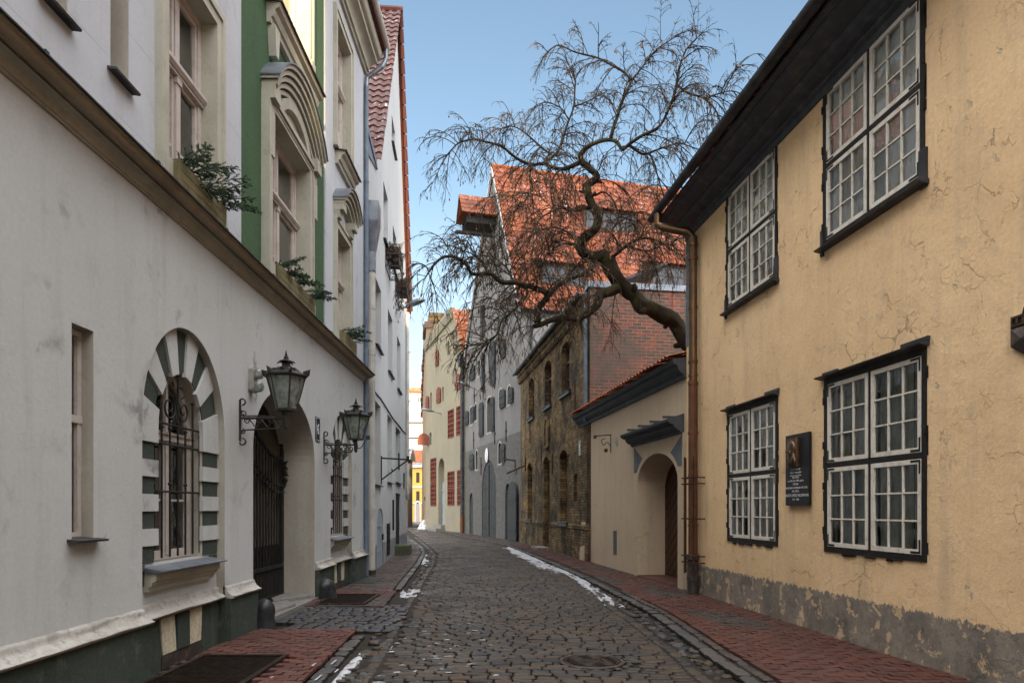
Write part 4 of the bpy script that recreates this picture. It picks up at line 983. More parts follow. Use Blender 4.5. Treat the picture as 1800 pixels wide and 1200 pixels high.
# timber eaves, gutter and tiles
mb = MB(); prof = [(.06,6.78),(-.02,6.78),(-.03,6.86),(-.075,6.885),(-.075,6.93),(-.14,6.945),(-.21,6.975),(-.25,7.02),(-.25,7.045),(-.33,7.06),(-.42,7.085),(-.47,7.13),(-.47,7.15),(-.56,7.16),(-.56,7.20),(.06,7.24)]
mb.sweep(prof, -.02, R1.L); mb.build('timber_cornice', M['slate_wood'], h3)
mb = MB(); gutter(mb, -.14, R1.L, -.66, 7.245, .085); gut = mb.build('gutter', M['zinc_dark'], h3)
pitch = math.radians(47); mb = MB(); tiles(mb, (-.1,-.62,7.30), (1,0,0), (0,math.cos(pitch),math.sin(pitch)), R1.L+.1, 7.6, .24, .36)
mb.build('roof', M['tile_red'], h3)
mb = MB(); zr = 7.24; mb.add([(0,-.5,zr),(R1.L,-.5,zr),(R1.L,9,zr),(0,9,zr),(0,4.5,12.4),(R1.L,4.5,12.4)],[(0,1,5,4),(2,3,4,5),(0,4,3),(1,2,5),(0,3,2,1)]); mb.build('attic', M['r1_wall'], h3)
# painted corner blocks
mb = MB(); z = 4.72; i = 0
while z < 6.75:
    z1 = min(z+.30, 6.77); mb.box(-.012,.50 if i%2 else .40,-.012,.3,z+.012,z1-.012); z = z1; i += 1
mb.build('corner_blocks', M['quoin'], h3)
# downpipe with elbow, iron base and rusty guard cage
xp = R1.u(1219,.12); yp = -.13
mb = MB(); pipe(mb,[(xp-.38,-.66,7.16),(xp-.38,-.66,6.96),(xp-.30,-.60,6.88),(xp-.04,-.20,6.70),(xp,yp,6.60),(xp,yp,3.9)],.078,[(xp,yp,6.45),(xp,yp,5.3),(xp,yp,4.05)],14)
pd = mb.build('drainpipe', M['copper'], h3)
mb = MB(); pipe(mb,[(xp,yp,3.95),(xp,yp,.72)],.084,[(xp,yp,z) for z in (3.9,3.0,2.2,1.3)],14)
mb.build('lower_pipe', M['rust_pipe'], pd)
for z in (6.2,4.3): mb = MB(); mb.tube([(xp,yp,z-.025),(xp,yp,z+.025)],.09,14); mb.build('pipe_strap', M['rust_pipe'], pd)
mb = MB(); mb.lathe([(.10,-.1),(.10,.28),(.115,.29),(.115,.36),(.10,.37),(.10,.66),(.118,.67),(.118,.76),(.10,.77)],(xp,yp,0),14); mb.box(xp-.15,xp-.09,yp-.04,yp+.04,.1,.42); mb.build('pipe_base', M['cast'], pd)
mb = MB()
for sx in (-.19,-.0,.19): mb.tube([(xp+sx,yp-.16+abs(sx)*.5,.42),(xp+sx,yp-.16+abs(sx)*.5,2.55)],.016,6)
for z in (.62,.74,1.42,2.06,2.17):
    mb.tube([(xp-.24,yp+.13,z),(xp-.24,yp-.06,z),(xp-.17,yp-.15,z),(xp+.17,yp-.15,z),(xp+.24,yp-.06,z),(xp+.24,yp+.13,z)],.013,6)
cg = R1.root('pipe_guard', 'rusty iron cage around the foot of the brown downpipe', 'pipe guard'); mb.build('cage', M['rust'], cg)
# memorial plaque
u0, u1 = R1.u(1387), R1.u(1428); z0, z1 = R1.z(1387,888), R1.z(1387,766.5)
t = R1.root('memorial_plaque', 'black stone memorial plaque with a bronze relief between the lower windows', 'plaque', None, (u0+u1)/2, 0, z0)
w = (u1-u0)/2; h = z1-z0; mb = MB(); mb.box(-w,w,-.05,-.012,0,h); mb.box(-w+.05,w-.05,-.012,0,.05,h-.05); mb.build('slab', M['plaque'], t)
rx0, rx1 = -w+.27*w, w-.62*w; rx0, rx1 = -w*.72, w*.22; rz0, rz1 = h*.545, h*.945
mb = MB(); mb.box(rx0,rx1,-.075,-.05,rz0,rz1,0); mb.box(rx1-.055,rx1,-.081,-.075,rz0,rz1,1)
rel = mb.build('relief', [M['bronze'], M['bronze_edge']], t)
# head in low relief, facing left: outline with a domed surface
cw = (rx1-rx0); cx0 = rx0; hh_ = rz1-rz0
prof = [(.40,.0),(.47,.10),(.50,.20),(.37,.215),(.24,.19),(.17,.22),(.15,.27),(.18,.30),(.13,.325),(.13,.35),(.17,.37),(.155,.40),(.05,.42),(.035,.45),(.10,.53),(.11,.57),(.07,.60),(.08,.68),(.12,.77),(.20,.86),(.33,.925),(.48,.935),(.62,.89),(.72,.80),(.755,.69),(.74,.57),(.70,.48),(.715,.40),(.78,.30),(.84,.22),(.82,.0)]
P = [(cx0+a*cw*.98+.01, rz0+b*hh_*.98+.005) for a,b in prof]; c = (cx0+.45*cw, rz0+.6*hh_); n = len(P); vs = []
for k,(s,d) in enumerate(((1,.0),(.96,.016),(.86,.026),(.6,.034),(.25,.038))):
    for a,b in P:
        cz = c[1] if b > rz0+.25*hh_ else b
        vs.append((c[0]+(a-c[0])*s, -.075-d, cz+(b-cz)*s))
mb = MB(); mb.add(vs,[(i*n+j,i*n+(j+1)%n,(i+1)*n+(j+1)%n,(i+1)*n+j) for i in range(4) for j in range(n)]+[tuple(range(4*n,5*n))]); mb.build('head', M['bronze'], rel, True)
mb = MB(); X = lambda a: cx0+a*cw; Z = lambda b: rz0+b*hh_
mb.tube([(X(.54+.07*math.cos(q*.6)), -.118, Z(.50+.075*math.sin(q*.6))) for q in range(11)],.008,5); mb.lathe([(.001,-.02),(.018,-.012),(.018,.012),(.001,.02)],(X(.55),-.118,Z(.485)),8)
mb.build('ear', M['bronze'], rel, True)
mb = MB(); mb.tube([(X(.20+.09*math.cos(q*2*PI/12)),-.116,Z(.535+.045*math.sin(q*2*PI/12))) for q in range(13)],.004,5); mb.tube([(X(.29),-.116,Z(.55)),(X(.52),-.120,Z(.565))],.004,5); mb.build('spectacles', M['bronze_edge'], rel)
mb = MB()
for a,b,c2,d2 in ((.50,.20,.34,.02),(.56,.24,.46,.02),(.74,.34,.66,.0)): mb.tube(crom([(X(a),-.108,Z(b)),(X((a+c2)/2+.02),-.115,Z((b+d2)/2)),(X(c2),-.10,Z(d2))],4),.009,5)
mb.build('collar', M['bronze'], rel, True)
xc = -w*.10
for body, sz, zz in (('Šajā namā', .052, .365),('no 1955. līdz 1985. gadam', .048, .315),('DZĪVOJA', .042, .268),('EVAŅĢĒLISKI LUTERISKAIS MĀCĪTĀJS', .043, .215),('DR. THEOL.', .044, .168),('ROBERTS EMĪLS FELDMANIS', .064, .108),('1910 – 2002', .044, .052)):
    text(body, sz*.80, (xc,-.0515,h*zz+.03), 'letters', t, 'inscription', .001)
for k in range(3): text(('Dievs ir mīlestība','Dievs ir mūsu spēks','Dievs ir mūsu Tēvs')[k], .034, (xc,-.0515,h*(.505-.042*k)), 'letters', t, 'inscription', .001)
# dark shield shaped emblem at the right edge
u0 = R1.u(1782); z0, z1 = R1.z(1784,642), R1.z(1784,592); z1 = 3.22; z0 = 2.86
t = R1.root('wall_emblem', 'dark faceted shield shaped metal emblem alone on the cracked ochre wall', 'emblem', None, u0+.16, 0, z0); w = .16; h = z1-z0; mb = MB()
mb.prism([(-w,h*.30),(0,0),(w,h*.30),(w,h),(-w,h)],-.03,0); mb.build('back_plate', M['iron'], t)
mb = MB(); P = [(-w,-.03,h*.30),(0,-.03,0),(w,-.03,h*.30),(w,-.03,h*.72),(-w,-.03,h*.72),(0,-.09,h*.40),(0,-.03,h*.72)]
mb.add(P,[(0,1,5),(1,2,5),(2,3,5),(3,6,5),(6,4,5),(4,0,5)]); mb.build('facets', M['cast'], t)
mb = MB(); frame(mb,-w+.015,w-.015,h*.75,h*.98,.014,-.042,-.028)
for q in (-.09,-.03,.04,.1): mb.box(q-.012,q+.012,-.04,-.028,h*.8,h*.93)
mb.tube([(-.03,-.03,h),(0,-.05,h+.04),(.03,-.03,h)],.012,6); mb.build('crest', M['bronze'], t)

# ---------------------------------------------------------------- the buff gateway wall between the ochre house and the brick house
R2 = Fr((2.196,21.25), (3.388,13.24))
h4 = R2.root('gateway_wall', 'low buff plaster wall with an arched gateway and red tile coping', 'wall')
ga, gb = R2.u(1122), R2.u(1193.5)
al = arch(ga, gb, -.3, 2.16, 2.80, 24)
mb = MB(); mb.wall(rect(0,R2.L-.0,-.3,4.5), [(al,.72,False)], 0); mb.box(-.0,ga-.02,.75,.9,-.3,4.5); mb.box(gb+.02,R2.L,.75,.9,-.3,4.5); mb.box(ga-.02,gb+.02,.75,.9,3.0,4.5)
mb.wall(rect(0,R2.L,-.3,4.5),[(arch(ga+.02,gb-.02,-.25,2.16,2.76,24),.05,False)],.72); mb.box(-.02,0,0,.9,-.3,4.5)
mb.build('masonry', M['r2_wall'], h4)
mb = MB(); n = 6                                    # battered foot on the left
for i in range(n): mb.box(0,.5-.0*i,-.10+.016*i,.0,-.3 if i == 0 else .4*i-.0,.4*(i+1))
mb.v = [(x, y if y > -.001 else y*max(0,1-z/2.6), z) for x,y,z in mb.v]
mb.build('buttress', M['r2_wall'], h4)
mb = MB(); outer = arch(ga-.20,gb+.20,.0,2.16,3.02,24)
mb.wall(rect(ga-.26,gb+.26,-.3,3.10),[(arch(ga,gb,-.25,2.16,2.80,24),.03,False)],-.028); mb.box(ga-.275,ga-.26,-.03,0,-.3,3.1); mb.box(gb+.26,gb+.275,-.03,0,-.3,3.1)
mb.build('gateway_surround', M['r2_wall'], h4)
mb = MB()                                           # grey spandrels
for s in (-1,1):
    c = (ga+gb)/2; r = (gb-ga)/2; pts = []
    for i in range(9):
        th = PI*(.03+.25*i/8); pts.append((c+s*(r+.12)*math.cos(th), 2.16+.77*math.sin(th)))
    e = c+s*(r+.22); pts = [(e,3.06),(e,2.45)] + [(min(a,e) if s>0 else max(a,e),max(b,2.45)) for a,b in pts if b > 2.4]
    mb.prism(pts,-.034,-.028)
build_each(mb, 'spandrel', M['quoin'], h4)
mb = MB(); mb.sweep([(0,3.08),(-.06,3.08),(-.08,3.13),(-.14,3.15),(-.20,3.20),(-.21,3.25),(-.28,3.27),(-.33,3.31),(-.34,3.36),(0,3.47)], ga-.34, R2.L-.12)
for i in range(4): x = ga+.2+.75*i; mb.box(x,x+.015,-.34,0,3.40,3.45)
gc = mb.build('gateway_cornice', M['slate_paint'], h4)
mb = MB(); mb.sweep([(0,4.14),(-.05,4.14),(-.07,4.22),(-.12,4.25),(-.17,4.31),(-.19,4.38),(-.26,4.41),(-.28,4.50),(0,4.54)], -.28, R2.L); mb.build('coping_cornice', M['slate_paint'], h4)
mb = MB(); tiles(mb,(-.3,-.34,4.53),(1,0,0),(0,1,.30),R2.L+.3,1.35,.21,.34,.028,.035); mb.build('tile_coping', M['tile_red'], h4)
mb = MB(); mb.prism(arch(ga+.03,gb-.03,.0,2.16,2.75,20),.66,.72)
for i in range(-6,16):                              # diagonal boards
    z = i*.26; x0, x1 = ga+.03, gb-.03; pts = [(x0,z),(x1,z+1.9),(x1,z+1.9+.24),(x0,z+.24)]
    zm = lambda x: (2.16+.59*math.sqrt(max(0,1-((x-(ga+gb)/2)/((gb-ga)/2-.03))**2)))
    P = []; k = 14
    for j in range(k+1): x = x0+(x1-x0)*j/k; P.append((x, z+1.9*j/k))
    for j in range(k):
        a0, a1 = P[j], P[j+1]; b0 = min(a0[1]+.235, zm(a0[0])-.01); b1 = min(a1[1]+.235, zm(a1[0])-.01)
        if a0[1] < b0-.01 and a1[1] < b1-.01 and b0 > .02: mb.prism([(a0[0],max(.01,a0[1])),(a1[0],max(.01,a1[1])),(a1[0],max(.012,b1)),(a0[0],max(.012,b0))],.645,.66)
gd = mb.build('gate_door', M['door_brown'], h4)
mb = MB(); mb.box(gb-.5,gb-.30,.62,.645,1.30,1.36); mb.build('latch', M['iron'], gd)
mb = MB(); mb.box(ga,gb,-.02,.7,-.1,.05); mb.build('threshold', M['paver'], h4)
u0, u1, z0, z1 = R2.R(1078.5,1084,932,974); mb = MB(); mb.box(u0,u1,-.01,.02,z0,z1); mb.box(u0,u1,-.018,-.01,(z0+z1)/2-.02,(z0+z1)/2+.02); mb.build('hatch', M['slate_wood'], h4)
u, z = R2.u(1074), R2.z(1074,777); t = R2.root('small_bracket', 'small scrolled iron bracket with a hanging spot on the buff wall', 'bracket', None, u, 0, z); mb = MB()
mb.box(-.012,.012,-.015,0,-.28,.22); mb.tube([(0,0,.2),(0,-.42,.16)],.014,5); mb.tube(crom([(0,0,-.12),(0,-.1,.0),(0,-.2,-.08),(0,-.26,.05),(0,-.16,.1)],5),.010,5); mb.build('arm', M['iron'], t)
mb = MB(); mb.lathe([(.02,-.05),(.045,-.03),(.045,.03),(.02,.05)],(0,-.44,.14),8); mb.lathe([(.02,-.05),(.05,-.03),(.05,.04),(.02,.05)],(0,-.14,-.22),8); mb.build('spot', M['cast'], t)
u, z = R2.u(1085), R2.z(1085,775); t = R2.root('wall_disc', 'pale round plaster disc left of the gateway cornice', 'ornament', None, u, 0, z); mb = MB(); mb.prism([(.07*math.cos(q*PI/8),.13*math.sin(q*PI/8)) for q in range(16)],-.03,0); mb.prism([(.04*math.cos(q*PI/8),.08*math.sin(q*PI/8)) for q in range(16)],-.05,-.03); mb.build('disc', M['trim'], t)

# ---------------------------------------------------------------- the sooty brick house
R3 = Fr((5.42-.1534*32.7,32.7), (5.42-.1534*20.26,20.26))
h5 = R3.root('brick_house', 'sooty yellow brick house with arched windows and a red brick side wall', 'house')
zt = 8.05
def cen(x0,x1,w): c = (R3.u(x0)+R3.u(x1))/2; return c-w/2, c+w/2
up_ = [cen(928,941,1.25)+(5.56,7.28), cen(957,970,1.25)+(5.56,7.28), cen(985,1005,1.30)+(5.56,7.28)]
lo_ = [cen(927,936,1.15)+(1.14,3.62), cen(983,1000,1.2)+(1.14,3.62)]; dr = cen(955,967,1.15)+(.0,3.62)
hl = []
for a,b,z0,z1 in up_+lo_+[dr]: hl.append((arch(a,b,z0,z1-.28,z1,10),.28,True))
su = R3.R(1008.5,1014.5,833,880); hl.append((rect(*su),.25,True))
mb = MB(); mb.wall(rect(0,R3.L,-.3,zt), hl, 0); mb.build('street_wall', [M['y_brick'], M['interior']], h5)
mb = MB(); mb.wall(rect(.0,13.5,-.3,zt+.12),[],0,.4); sw = mb.build('side_wall', M['r_brick'], h5)
# the side wall lies across: turn its mesh so that its face looks along +x of the house frame
for v in sw.data.vertices: x,y,z = v.co; v.co = (R3.L - y, x, z)
mb = MB(); mb.box(0,.3,.0,13,-.3,zt); mb.box(0,R3.L,13,13.4,-.3,zt); mb.box(.3,R3.L-.4,.3,13,zt-.3,zt-.02); mb.build('rear_walls', M['r_brick'], h5)
mb = MB(); mb.sweep([(0,zt-.5),(-.05,zt-.5),(-.05,zt-.4),(-.10,zt-.38),(-.10,zt-.22),(-.16,zt-.2),(-.16,zt-.06),(0,zt-.04)],0,R3.L-.02)
for i in range(40): x = i*R3.L/40; mb.box(x,x+.11,-.10,-.05,zt-.5,zt-.4)
mb.build('brick_eaves', M['y_brick'], h5)
for x0, x1 in ((0,dr[0]-.02),(dr[1]+.02,R3.L)): mb = MB(); mb.sweep([(0,.98),(-.06,.98),(-.06,1.08),(0,1.12)],x0,x1); mb.box(x0,x1,-.035,0,-.3,.98); mb.build('brick_plinth', M['y_brick'], h5)
sb = MB()
for a,b,z0,z1 in up_+lo_+[dr]:
    ab = MB(); c = (a+b)/2; r = (b-a)/2; n = 17
    for i in range(n):
        t0, t1 = PI*(.06+.88*i/n), PI*(.06+.88*(i+.82)/n); q = lambda t,e,d: (c+(r+e)*math.cos(t), z1-.28+(.28+d)*math.sin(t))
        ab.prism([q(t0,.02,.01),q(t0,.20,.24),q(t1,.20,.24),q(t1,.02,.01)],-.03,0)
    ab.build('brick_arch', M['y_brick_arch'], h5)
    if z0 > .5: sb = MB(); sb.box(a-.14,b+.14,-.10,.0,z0-.13,z0-.03); sb.sweep([(-.13,z0-.02),(-.13,z0),(.2,z0+.05),(.2,z0+.02)],a-.10,b+.10); sb.build('sill', M['zinc_dark'], h5)
for i,(a,b,z0,z1) in enumerate(up_):
    f = MB(); L = arch(a,b,z0+.02,z1-.28,z1-.01,10); Li = arch(a+.07,b-.07,z0+.09,z1-.29,z1-.08,10); f.wall(L,[(Li,.06,False)],.16); c = (a+b)/2
    f.box(c-.04,c+.04,.14,.22,z0+.09,z1-.1); f.box(a+.07,b-.07,.14,.22,z0+1.05,z0+1.13); f.box(a+.07,b-.07,.17,.21,z0+.5,z0+.53)
    w = f.build('window', M['door_brown'], h5); g = MB(); g.prism(arch(a+.03,b-.03,z0+.05,z1-.28,z1-.04,10),.20,.205); g.build('pane', M['glass'], w)
    k = MB(); curtain(k,a+.03,c+.1 if i else b-.05,.25,z0,z1-.1,.02,.14); k.build('curtain', M['curtain'], w)
for i,(a,b,z0,z1) in enumerate(lo_):
    f = MB(); L = arch(a+.0,b-.0,z0,z1-.28,z1-.005,10); f.wall(L,[],.22); f.build('blind_window', M['y_brick'], h5)
a,b,z0,z1 = dr; f = MB(); f.prism(arch(a+.02,b-.02,.0,z1-.29,z1-.02,10),.2,.26); f.box((a+b)/2-.02,(a+b)/2+.02,.18,.2,.1,2.6); f.box(a+.04,b-.04,.17,.2,2.6,2.7); d = f.build('door', M['door_brown'], h5)
f = MB(); f.box(b-.26,b-.14,.14,.2,.1,2.9); f.build('pale_post', M['trim'], d)
f = MB(); f.box(a-.1,b+.1,-.5,.0,-.1,.13); f.build('doorstep', M['granite'], h5)
f = MB()
for (x,y,hh) in ((1011,700,1.2),(952,795,.7),(932,760,.9),(971,815,.7),(905,800,.5)):
    u = R3.u(x); z = R3.z(x,y)
    if u > 0: f = MB(); f.box(u-.03,u+.03,-.03,0,z-hh/2,z+hh/2); f.box(u-.09,u+.09,-.035,-.0,z-.05,z+.05); f.build('wall_anchor', M['rust'], h5)
u, z = R3.u(963), R3.z(963,760); f = MB(); f.prism(arch(u-.3,u+.3,z-.5,z+.15,z+.5,8),-.04,0); f.wall(arch(u-.42,u+.42,z-.6,z+.2,z+.65,8),[(arch(u-.3,u+.3,z-.5,z+.15,z+.5,8),.06,False)],-.09); f.build('niche_tablet', M['y_brick_arch'], h5)
f = MB(); f.tube([(R3.u(925)-.3,0,3.6),(R3.u(925)+.05,-.9,3.2)],.04,5); f.tube([(R3.u(940),-.4,3.2),(R3.u(940),-.4,3.8)],.03,5); f.build('rusty_bar', M['rust'], h5)
f = MB(); f.sweep([(-.24,zt-.06),(-.25,zt+.0),(2.6,zt+1.2),(2.6,zt+1.1)],-.25,R3.L-.42); f.build('roof', M['zinc_dark'], h5)
f = MB(); gutter(f,-.3,R3.L-.1,-.30,zt+.02,.075); f.build('gutter', M['zinc'], h5)
f = MB(); pipe(f,[(R3.L-.12,-.10,zt),(R3.L-.12,-.10,4.2)],.06,[(R3.L-.12,-.1,z) for z in (5.2,6.6)]); f.build('drainpipe', M['pipe_blue'], h5)
f = MB(); f.box(R3.L-.48,R3.L+.06,-.06,13.5,zt+.12,zt+.30); f.build('wall_coping', M['zinc'], h5)
u, z = R3.u(1019.5), R3.z(1019.5,787); t = R3.root('door_number', 'small blue house number plate on the sooty brick corner', 'sign', None, u, 0, z); f = MB(); f.box(-.13,.13,-.012,0,-.24,.24); f.build('plate', M['sign_blue'], t); text('3', .30, (0,-.014,0), 'enamel', t, 'digit')
# ---------------------------------------------------------------- the tall grey warehouse
R4 = Fr((9.65-.284*44.7,44.7), (9.65-.284*32.5,32.5))
h6 = R4.root('gabled_warehouse', 'tall grey plastered gabled warehouse with dark shutters and an orange tiled roof', 'warehouse')
ug = R4.u(868); zg = 20.3; zE = 11.2; L = R4.L; zN = 11.2
outl = [(0,-.3),(L,-.3),(L,zN),(ug,zg),(0,zE)]
op = [(856,864,701,761),(859,865,606,678),(840,844.5,635,662),(826,831,717,747),(834,838,711,740),(879,883,590,628),(877,883,686,717),(892,898,680,712),(836,840,792,825),(876,881.5,779,815),(849,854,540,596)]
hl = [(arch(R4.u(a),R4.u(b),R4.z(a,d),R4.z(a,c)-.25,R4.z(a,c),8),.3,True) for a,b,c,d in op]
bd = (R4.u(847),R4.u(872)); hl.append((arch(bd[0],bd[1],-.25,2.6,4.35,16),.12,True))
sd = (R4.u(825),R4.u(831.5)); hl.append((arch(sd[0],sd[1],-.25,2.0,2.6,10),.2,True))
nd_ = (R4.u(888),R4.u(896.5)); hl.append((arch(nd_[0],nd_[1],.02,2.3,2.9,10),.5,False))
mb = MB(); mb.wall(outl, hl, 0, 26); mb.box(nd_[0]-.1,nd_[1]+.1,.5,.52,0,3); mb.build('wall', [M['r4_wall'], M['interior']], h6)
f = MB()
for a,b,c,d in op:
    u0,u1,z0,z1 = R4.u(a),R4.u(b),R4.z(a,d),R4.z(a,c)
    if z1-z0 < 2.2: f = MB(); f.wall(arch(u0-.11,u1+.11,z0-.09,z1-.24,z1+.11,8),[(arch(u0,u1,z0,z1-.25,z1,8),.02,False)],-.012); f.build('white_surround', M['limewash'], h6)
sh = [(844,851,707,766),(864.5,870,697,757),(848,852.5,620,687),(865,872,600,677),(846.5,850,540,597),(828.5,836,642,667),(882.5,890,596,629),(819,825,722,746),(831,835,714,740),(880.5,889.5,684,716),(897,903.5,680,708),(827,834,797,824),(882,889,779,811)]
for a,b,c,d in sh:
    u0,u1,z0,z1 = R4.u(a),R4.u(b),R4.z((a+b)/2,d),R4.z((a+b)/2,c); m = MB(); m.prism(arch(u0,u1,z0,z1-.18,z1,8) if z1-z0 < 2 else arch(u0,u1,z0,z1-.3,z1,8),-.10,-.04)
    for i in range(1,3): x = u0+(u1-u0)*i/3; m.box(x-.008,x+.008,-.104,-.10,z0+.05,z1-.2)
    m.box(u0+.02,u1-.02,-.125,-.10,z0+.15,z0+.22); m.box(u0+.02,u1-.02,-.125,-.10,z1-.42,z1-.35); m.box(u0-.02,u0+.03,-.05,0,z0+.15,z0+.25); m.box(u1-.03,u1+.02,-.05,0,z1-.42,z1-.32)
    m.build('shutter', M['plank_grey'], h6)
def plank_door(name, u0,u1,zs,zt,y,n,parent,mat):
    m = MB(); m.prism(arch(u0+.02,u1-.02,-.2,zs,zt-.02,16),y,y+.05); c = (u0+u1)/2; r = (u1-u0)/2-.02
    for i in range(n):
        x0, x1 = u0+.03+(u1-u0-.06)*i/n, u0+.03+(u1-u0-.06)*(i+1)/n-.012; zz = lambda x: zs+(zt-zs-.04)*math.sqrt(max(0,1-((x-c)/r)**2))
        m.prism([(x0,.02),(x1,.02),(x1,zz(x1)),(x0,zz(x0))],y-.02-.004*(i%2),y)
    return m.build(name, M[mat], parent)
d = plank_door('arched_door', bd[0],bd[1],2.6,4.35,.06,9,h6,'plank_grey')
m = MB()
for z in (.5,1.6,2.7): m.box(bd[0]+.05,bd[0]+.9,.02,.04,z,z+.08); m.box(bd[1]-.9,bd[1]-.05,.02,.04,z,z+.08)
m.box((bd[0]+bd[1])/2-.03,(bd[0]+bd[1])/2+.03,.0,.04,.1,4.1); m.build('straps', M['iron'], d); m = MB(); m.tube([((bd[0]+bd[1])/2+.1,0,1.4),((bd[0]+bd[1])/2+.1,-.03,1.55)],.03,6); m.build('handle', M['bronze_edge'], d)
plank_door('narrow_door', sd[0],sd[1],2.0,2.6,.12,4,h6,'plank_grey')
m = MB(); u0 = R4.u(897.5); m.prism(arch(u0,u0+1.5,.05,2.3,2.95,10),-.16,-.09); m.box(u0+.05,u0+1.4,-.18,-.16,.5,.6); m.box(u0+.05,u0+1.4,-.18,-.16,2,2.1); m.build('open_door_leaf', M['plank_grey'], h6)
m = MB(); u = R4.u(857); z = R4.z(857,800); m.lathe([(.02,-.06),(.30,-.05),(.34,0),(.30,.0)],(0,0,0),14); m.v = [(u+x,-.06+zz*.5,z+y*1.25) for x,y,zz in m.v]; m.prism([(u+.15*math.cos(q*PI/6),z+.22*math.sin(q*PI/6)) for q in range(12)],-.11,-.05); m.build('medallion', M['enamel'], h6)
m = MB()
for (x,y) in ((834,695),(833,773),(870,762),(890,757),(846,818)):
    u, z = R4.u(x), R4.z(x,y); m = MB(); m.box(u-.04,u+.04,-.04,0,z-.55,z+.5); m.box(u-.16,u+.16,-.045,0,z-.05,z+.05); m.build('wall_anchor', M['iron'], h6)
m = MB(); u = R4.u(906); z = R4.z(906,820); m.box(u-.04,u+.04,-.04,0,z-.1,z+.35); m.tube([(u,0,z+.3),(u-.3,-.5,z+.4),(u-.1,-.6,z+.1)],.05,5); m.box(u-.3,u+.3,-.03,0,z-.35,z-.15); m.build('pipe_stub', M['cast'], h6)
# roof slopes, verge, ridge
e = Vector((ug-L,0,zg-zN)); e_f = Vector((ug,0,zg-zE)); up1 = e.normalized(); nrm = Vector((e.z,0,-e.x)).normalized()
Po = R4.w(L+.15,0,zN-.12); nw_ = Vector((R4.d.x*nrm.x, R4.d.y*nrm.x, nrm.z)).normalized()
def on_roof(px,py):
    d = Vector(((px-CX)/F,1,(HY-py)/F)); o = Vector((0,0,EYE)); q = o + d*((Po-o).dot(nw_)/d.dot(nw_)); r = q - Vector((R4.a.x,R4.a.y,0)); return Vector((r.x*R4.d.x+r.y*R4.d.y, r.x*R4.n.x+r.y*R4.n.y, q.z))
mb = MB(); tiles(mb,(L+.15,-.12,zN-.12),(0,1,0),e,25,e.length+.15,.30,.40,.035,.045); mb.build('near_roof', M['tile_old'], h6)
mb = MB(); tiles(mb,(-.15,-.12,zE-.12),(0,1,0),(e_f.x,0,e_f.z),25,e_f.length+.15,.40,.55,.035,.045); mb.build('far_roof', M['tile_red'], h6)
mb = MB(); mb.tube([(ug,-.15+.45*i,zg+.10+.02*(i%2)) for i in range(57)],.14,8); mb.build('ridge', M['tile_red'], h6)
mb = MB()
for s,(x0,z0) in enumerate(((L+.12,zN-.05),(-.12,zE-.05))):
    x = (x0,ug); mb.add([(x0,-.16,z0-.18),(x0,-.16,z0+.03),(ug,-.16,zg+.1),(ug,-.16,zg-.12),(x0,-.06,z0-.18),(x0,-.06,z0+.03),(ug,-.06,zg+.1),(ug,-.06,zg-.12)],[(0,1,2,3),(7,6,5,4),(0,4,5,1),(1,5,6,2),(2,6,7,3),(3,7,4,0)])
mb.build('verge', M['far_white'], h6)
mb = MB(); gutter(mb,0,25,0,0,.09); g = mb
g.v = [(L+.28 - y*0 + y, x, z+zN-.12) for x,y,z in g.v]; g.build('gutter', M['zinc_dark'], h6)
mb = MB(); pipe(mb,[(L+.12,.5,zN-.2),(L+.12,.5,8)],.07); mb.build('drainpipe', M['zinc_dark'], h6)
# hoist house on the gable
zb, zc = R4.z(868,413), R4.z(868,350); pj = 1.65; m = MB()
def hz(z): return z
m.box(ug-.6,ug+.6,-pj,-.02,zb+.3,zb+.40); m.box(ug-.6,ug-.52,-pj,-.02,zb+.40,zb+.85); m.box(ug+.52,ug+.6,-pj,-.02,zb+.40,zb+.85); m.box(ug-.52,ug+.52,-pj,-pj+.08,zb+.55,zb+.85); m.box(ug-.12,ug+.12,-pj-.5,-.1,zb-.12,zb+.0)
hh = m.build('hoist_house', M['dark_frame'], h6)
m = MB(); xw = .85; zr = zc
tiles(m,(ug+xw,-pj-.3,zb+.72),(0,1,0),(-xw,0,zr-zb-.72),pj+.3,math.hypot(xw,zr-zb-.72),.28,.34); tiles(m,(ug-xw,-pj-.3,zb+.72),(0,1,0),(xw,0,zr-zb-.72),pj+.3,math.hypot(xw,zr-zb-.72),.28,.34)
m.add([(ug-xw,-pj-.3,zb+.72),(ug+xw,-pj-.3,zb+.72),(ug,-pj+.3,zr),(ug,-.02,zr),(ug+xw,-.02,zb+.72),(ug-xw,-.02,zb+.72)],[(0,1,2),(1,4,3,2),(0,2,3,5),(0,5,4,1)])
m.build('hoist_roof', M['tile_old'], hh)
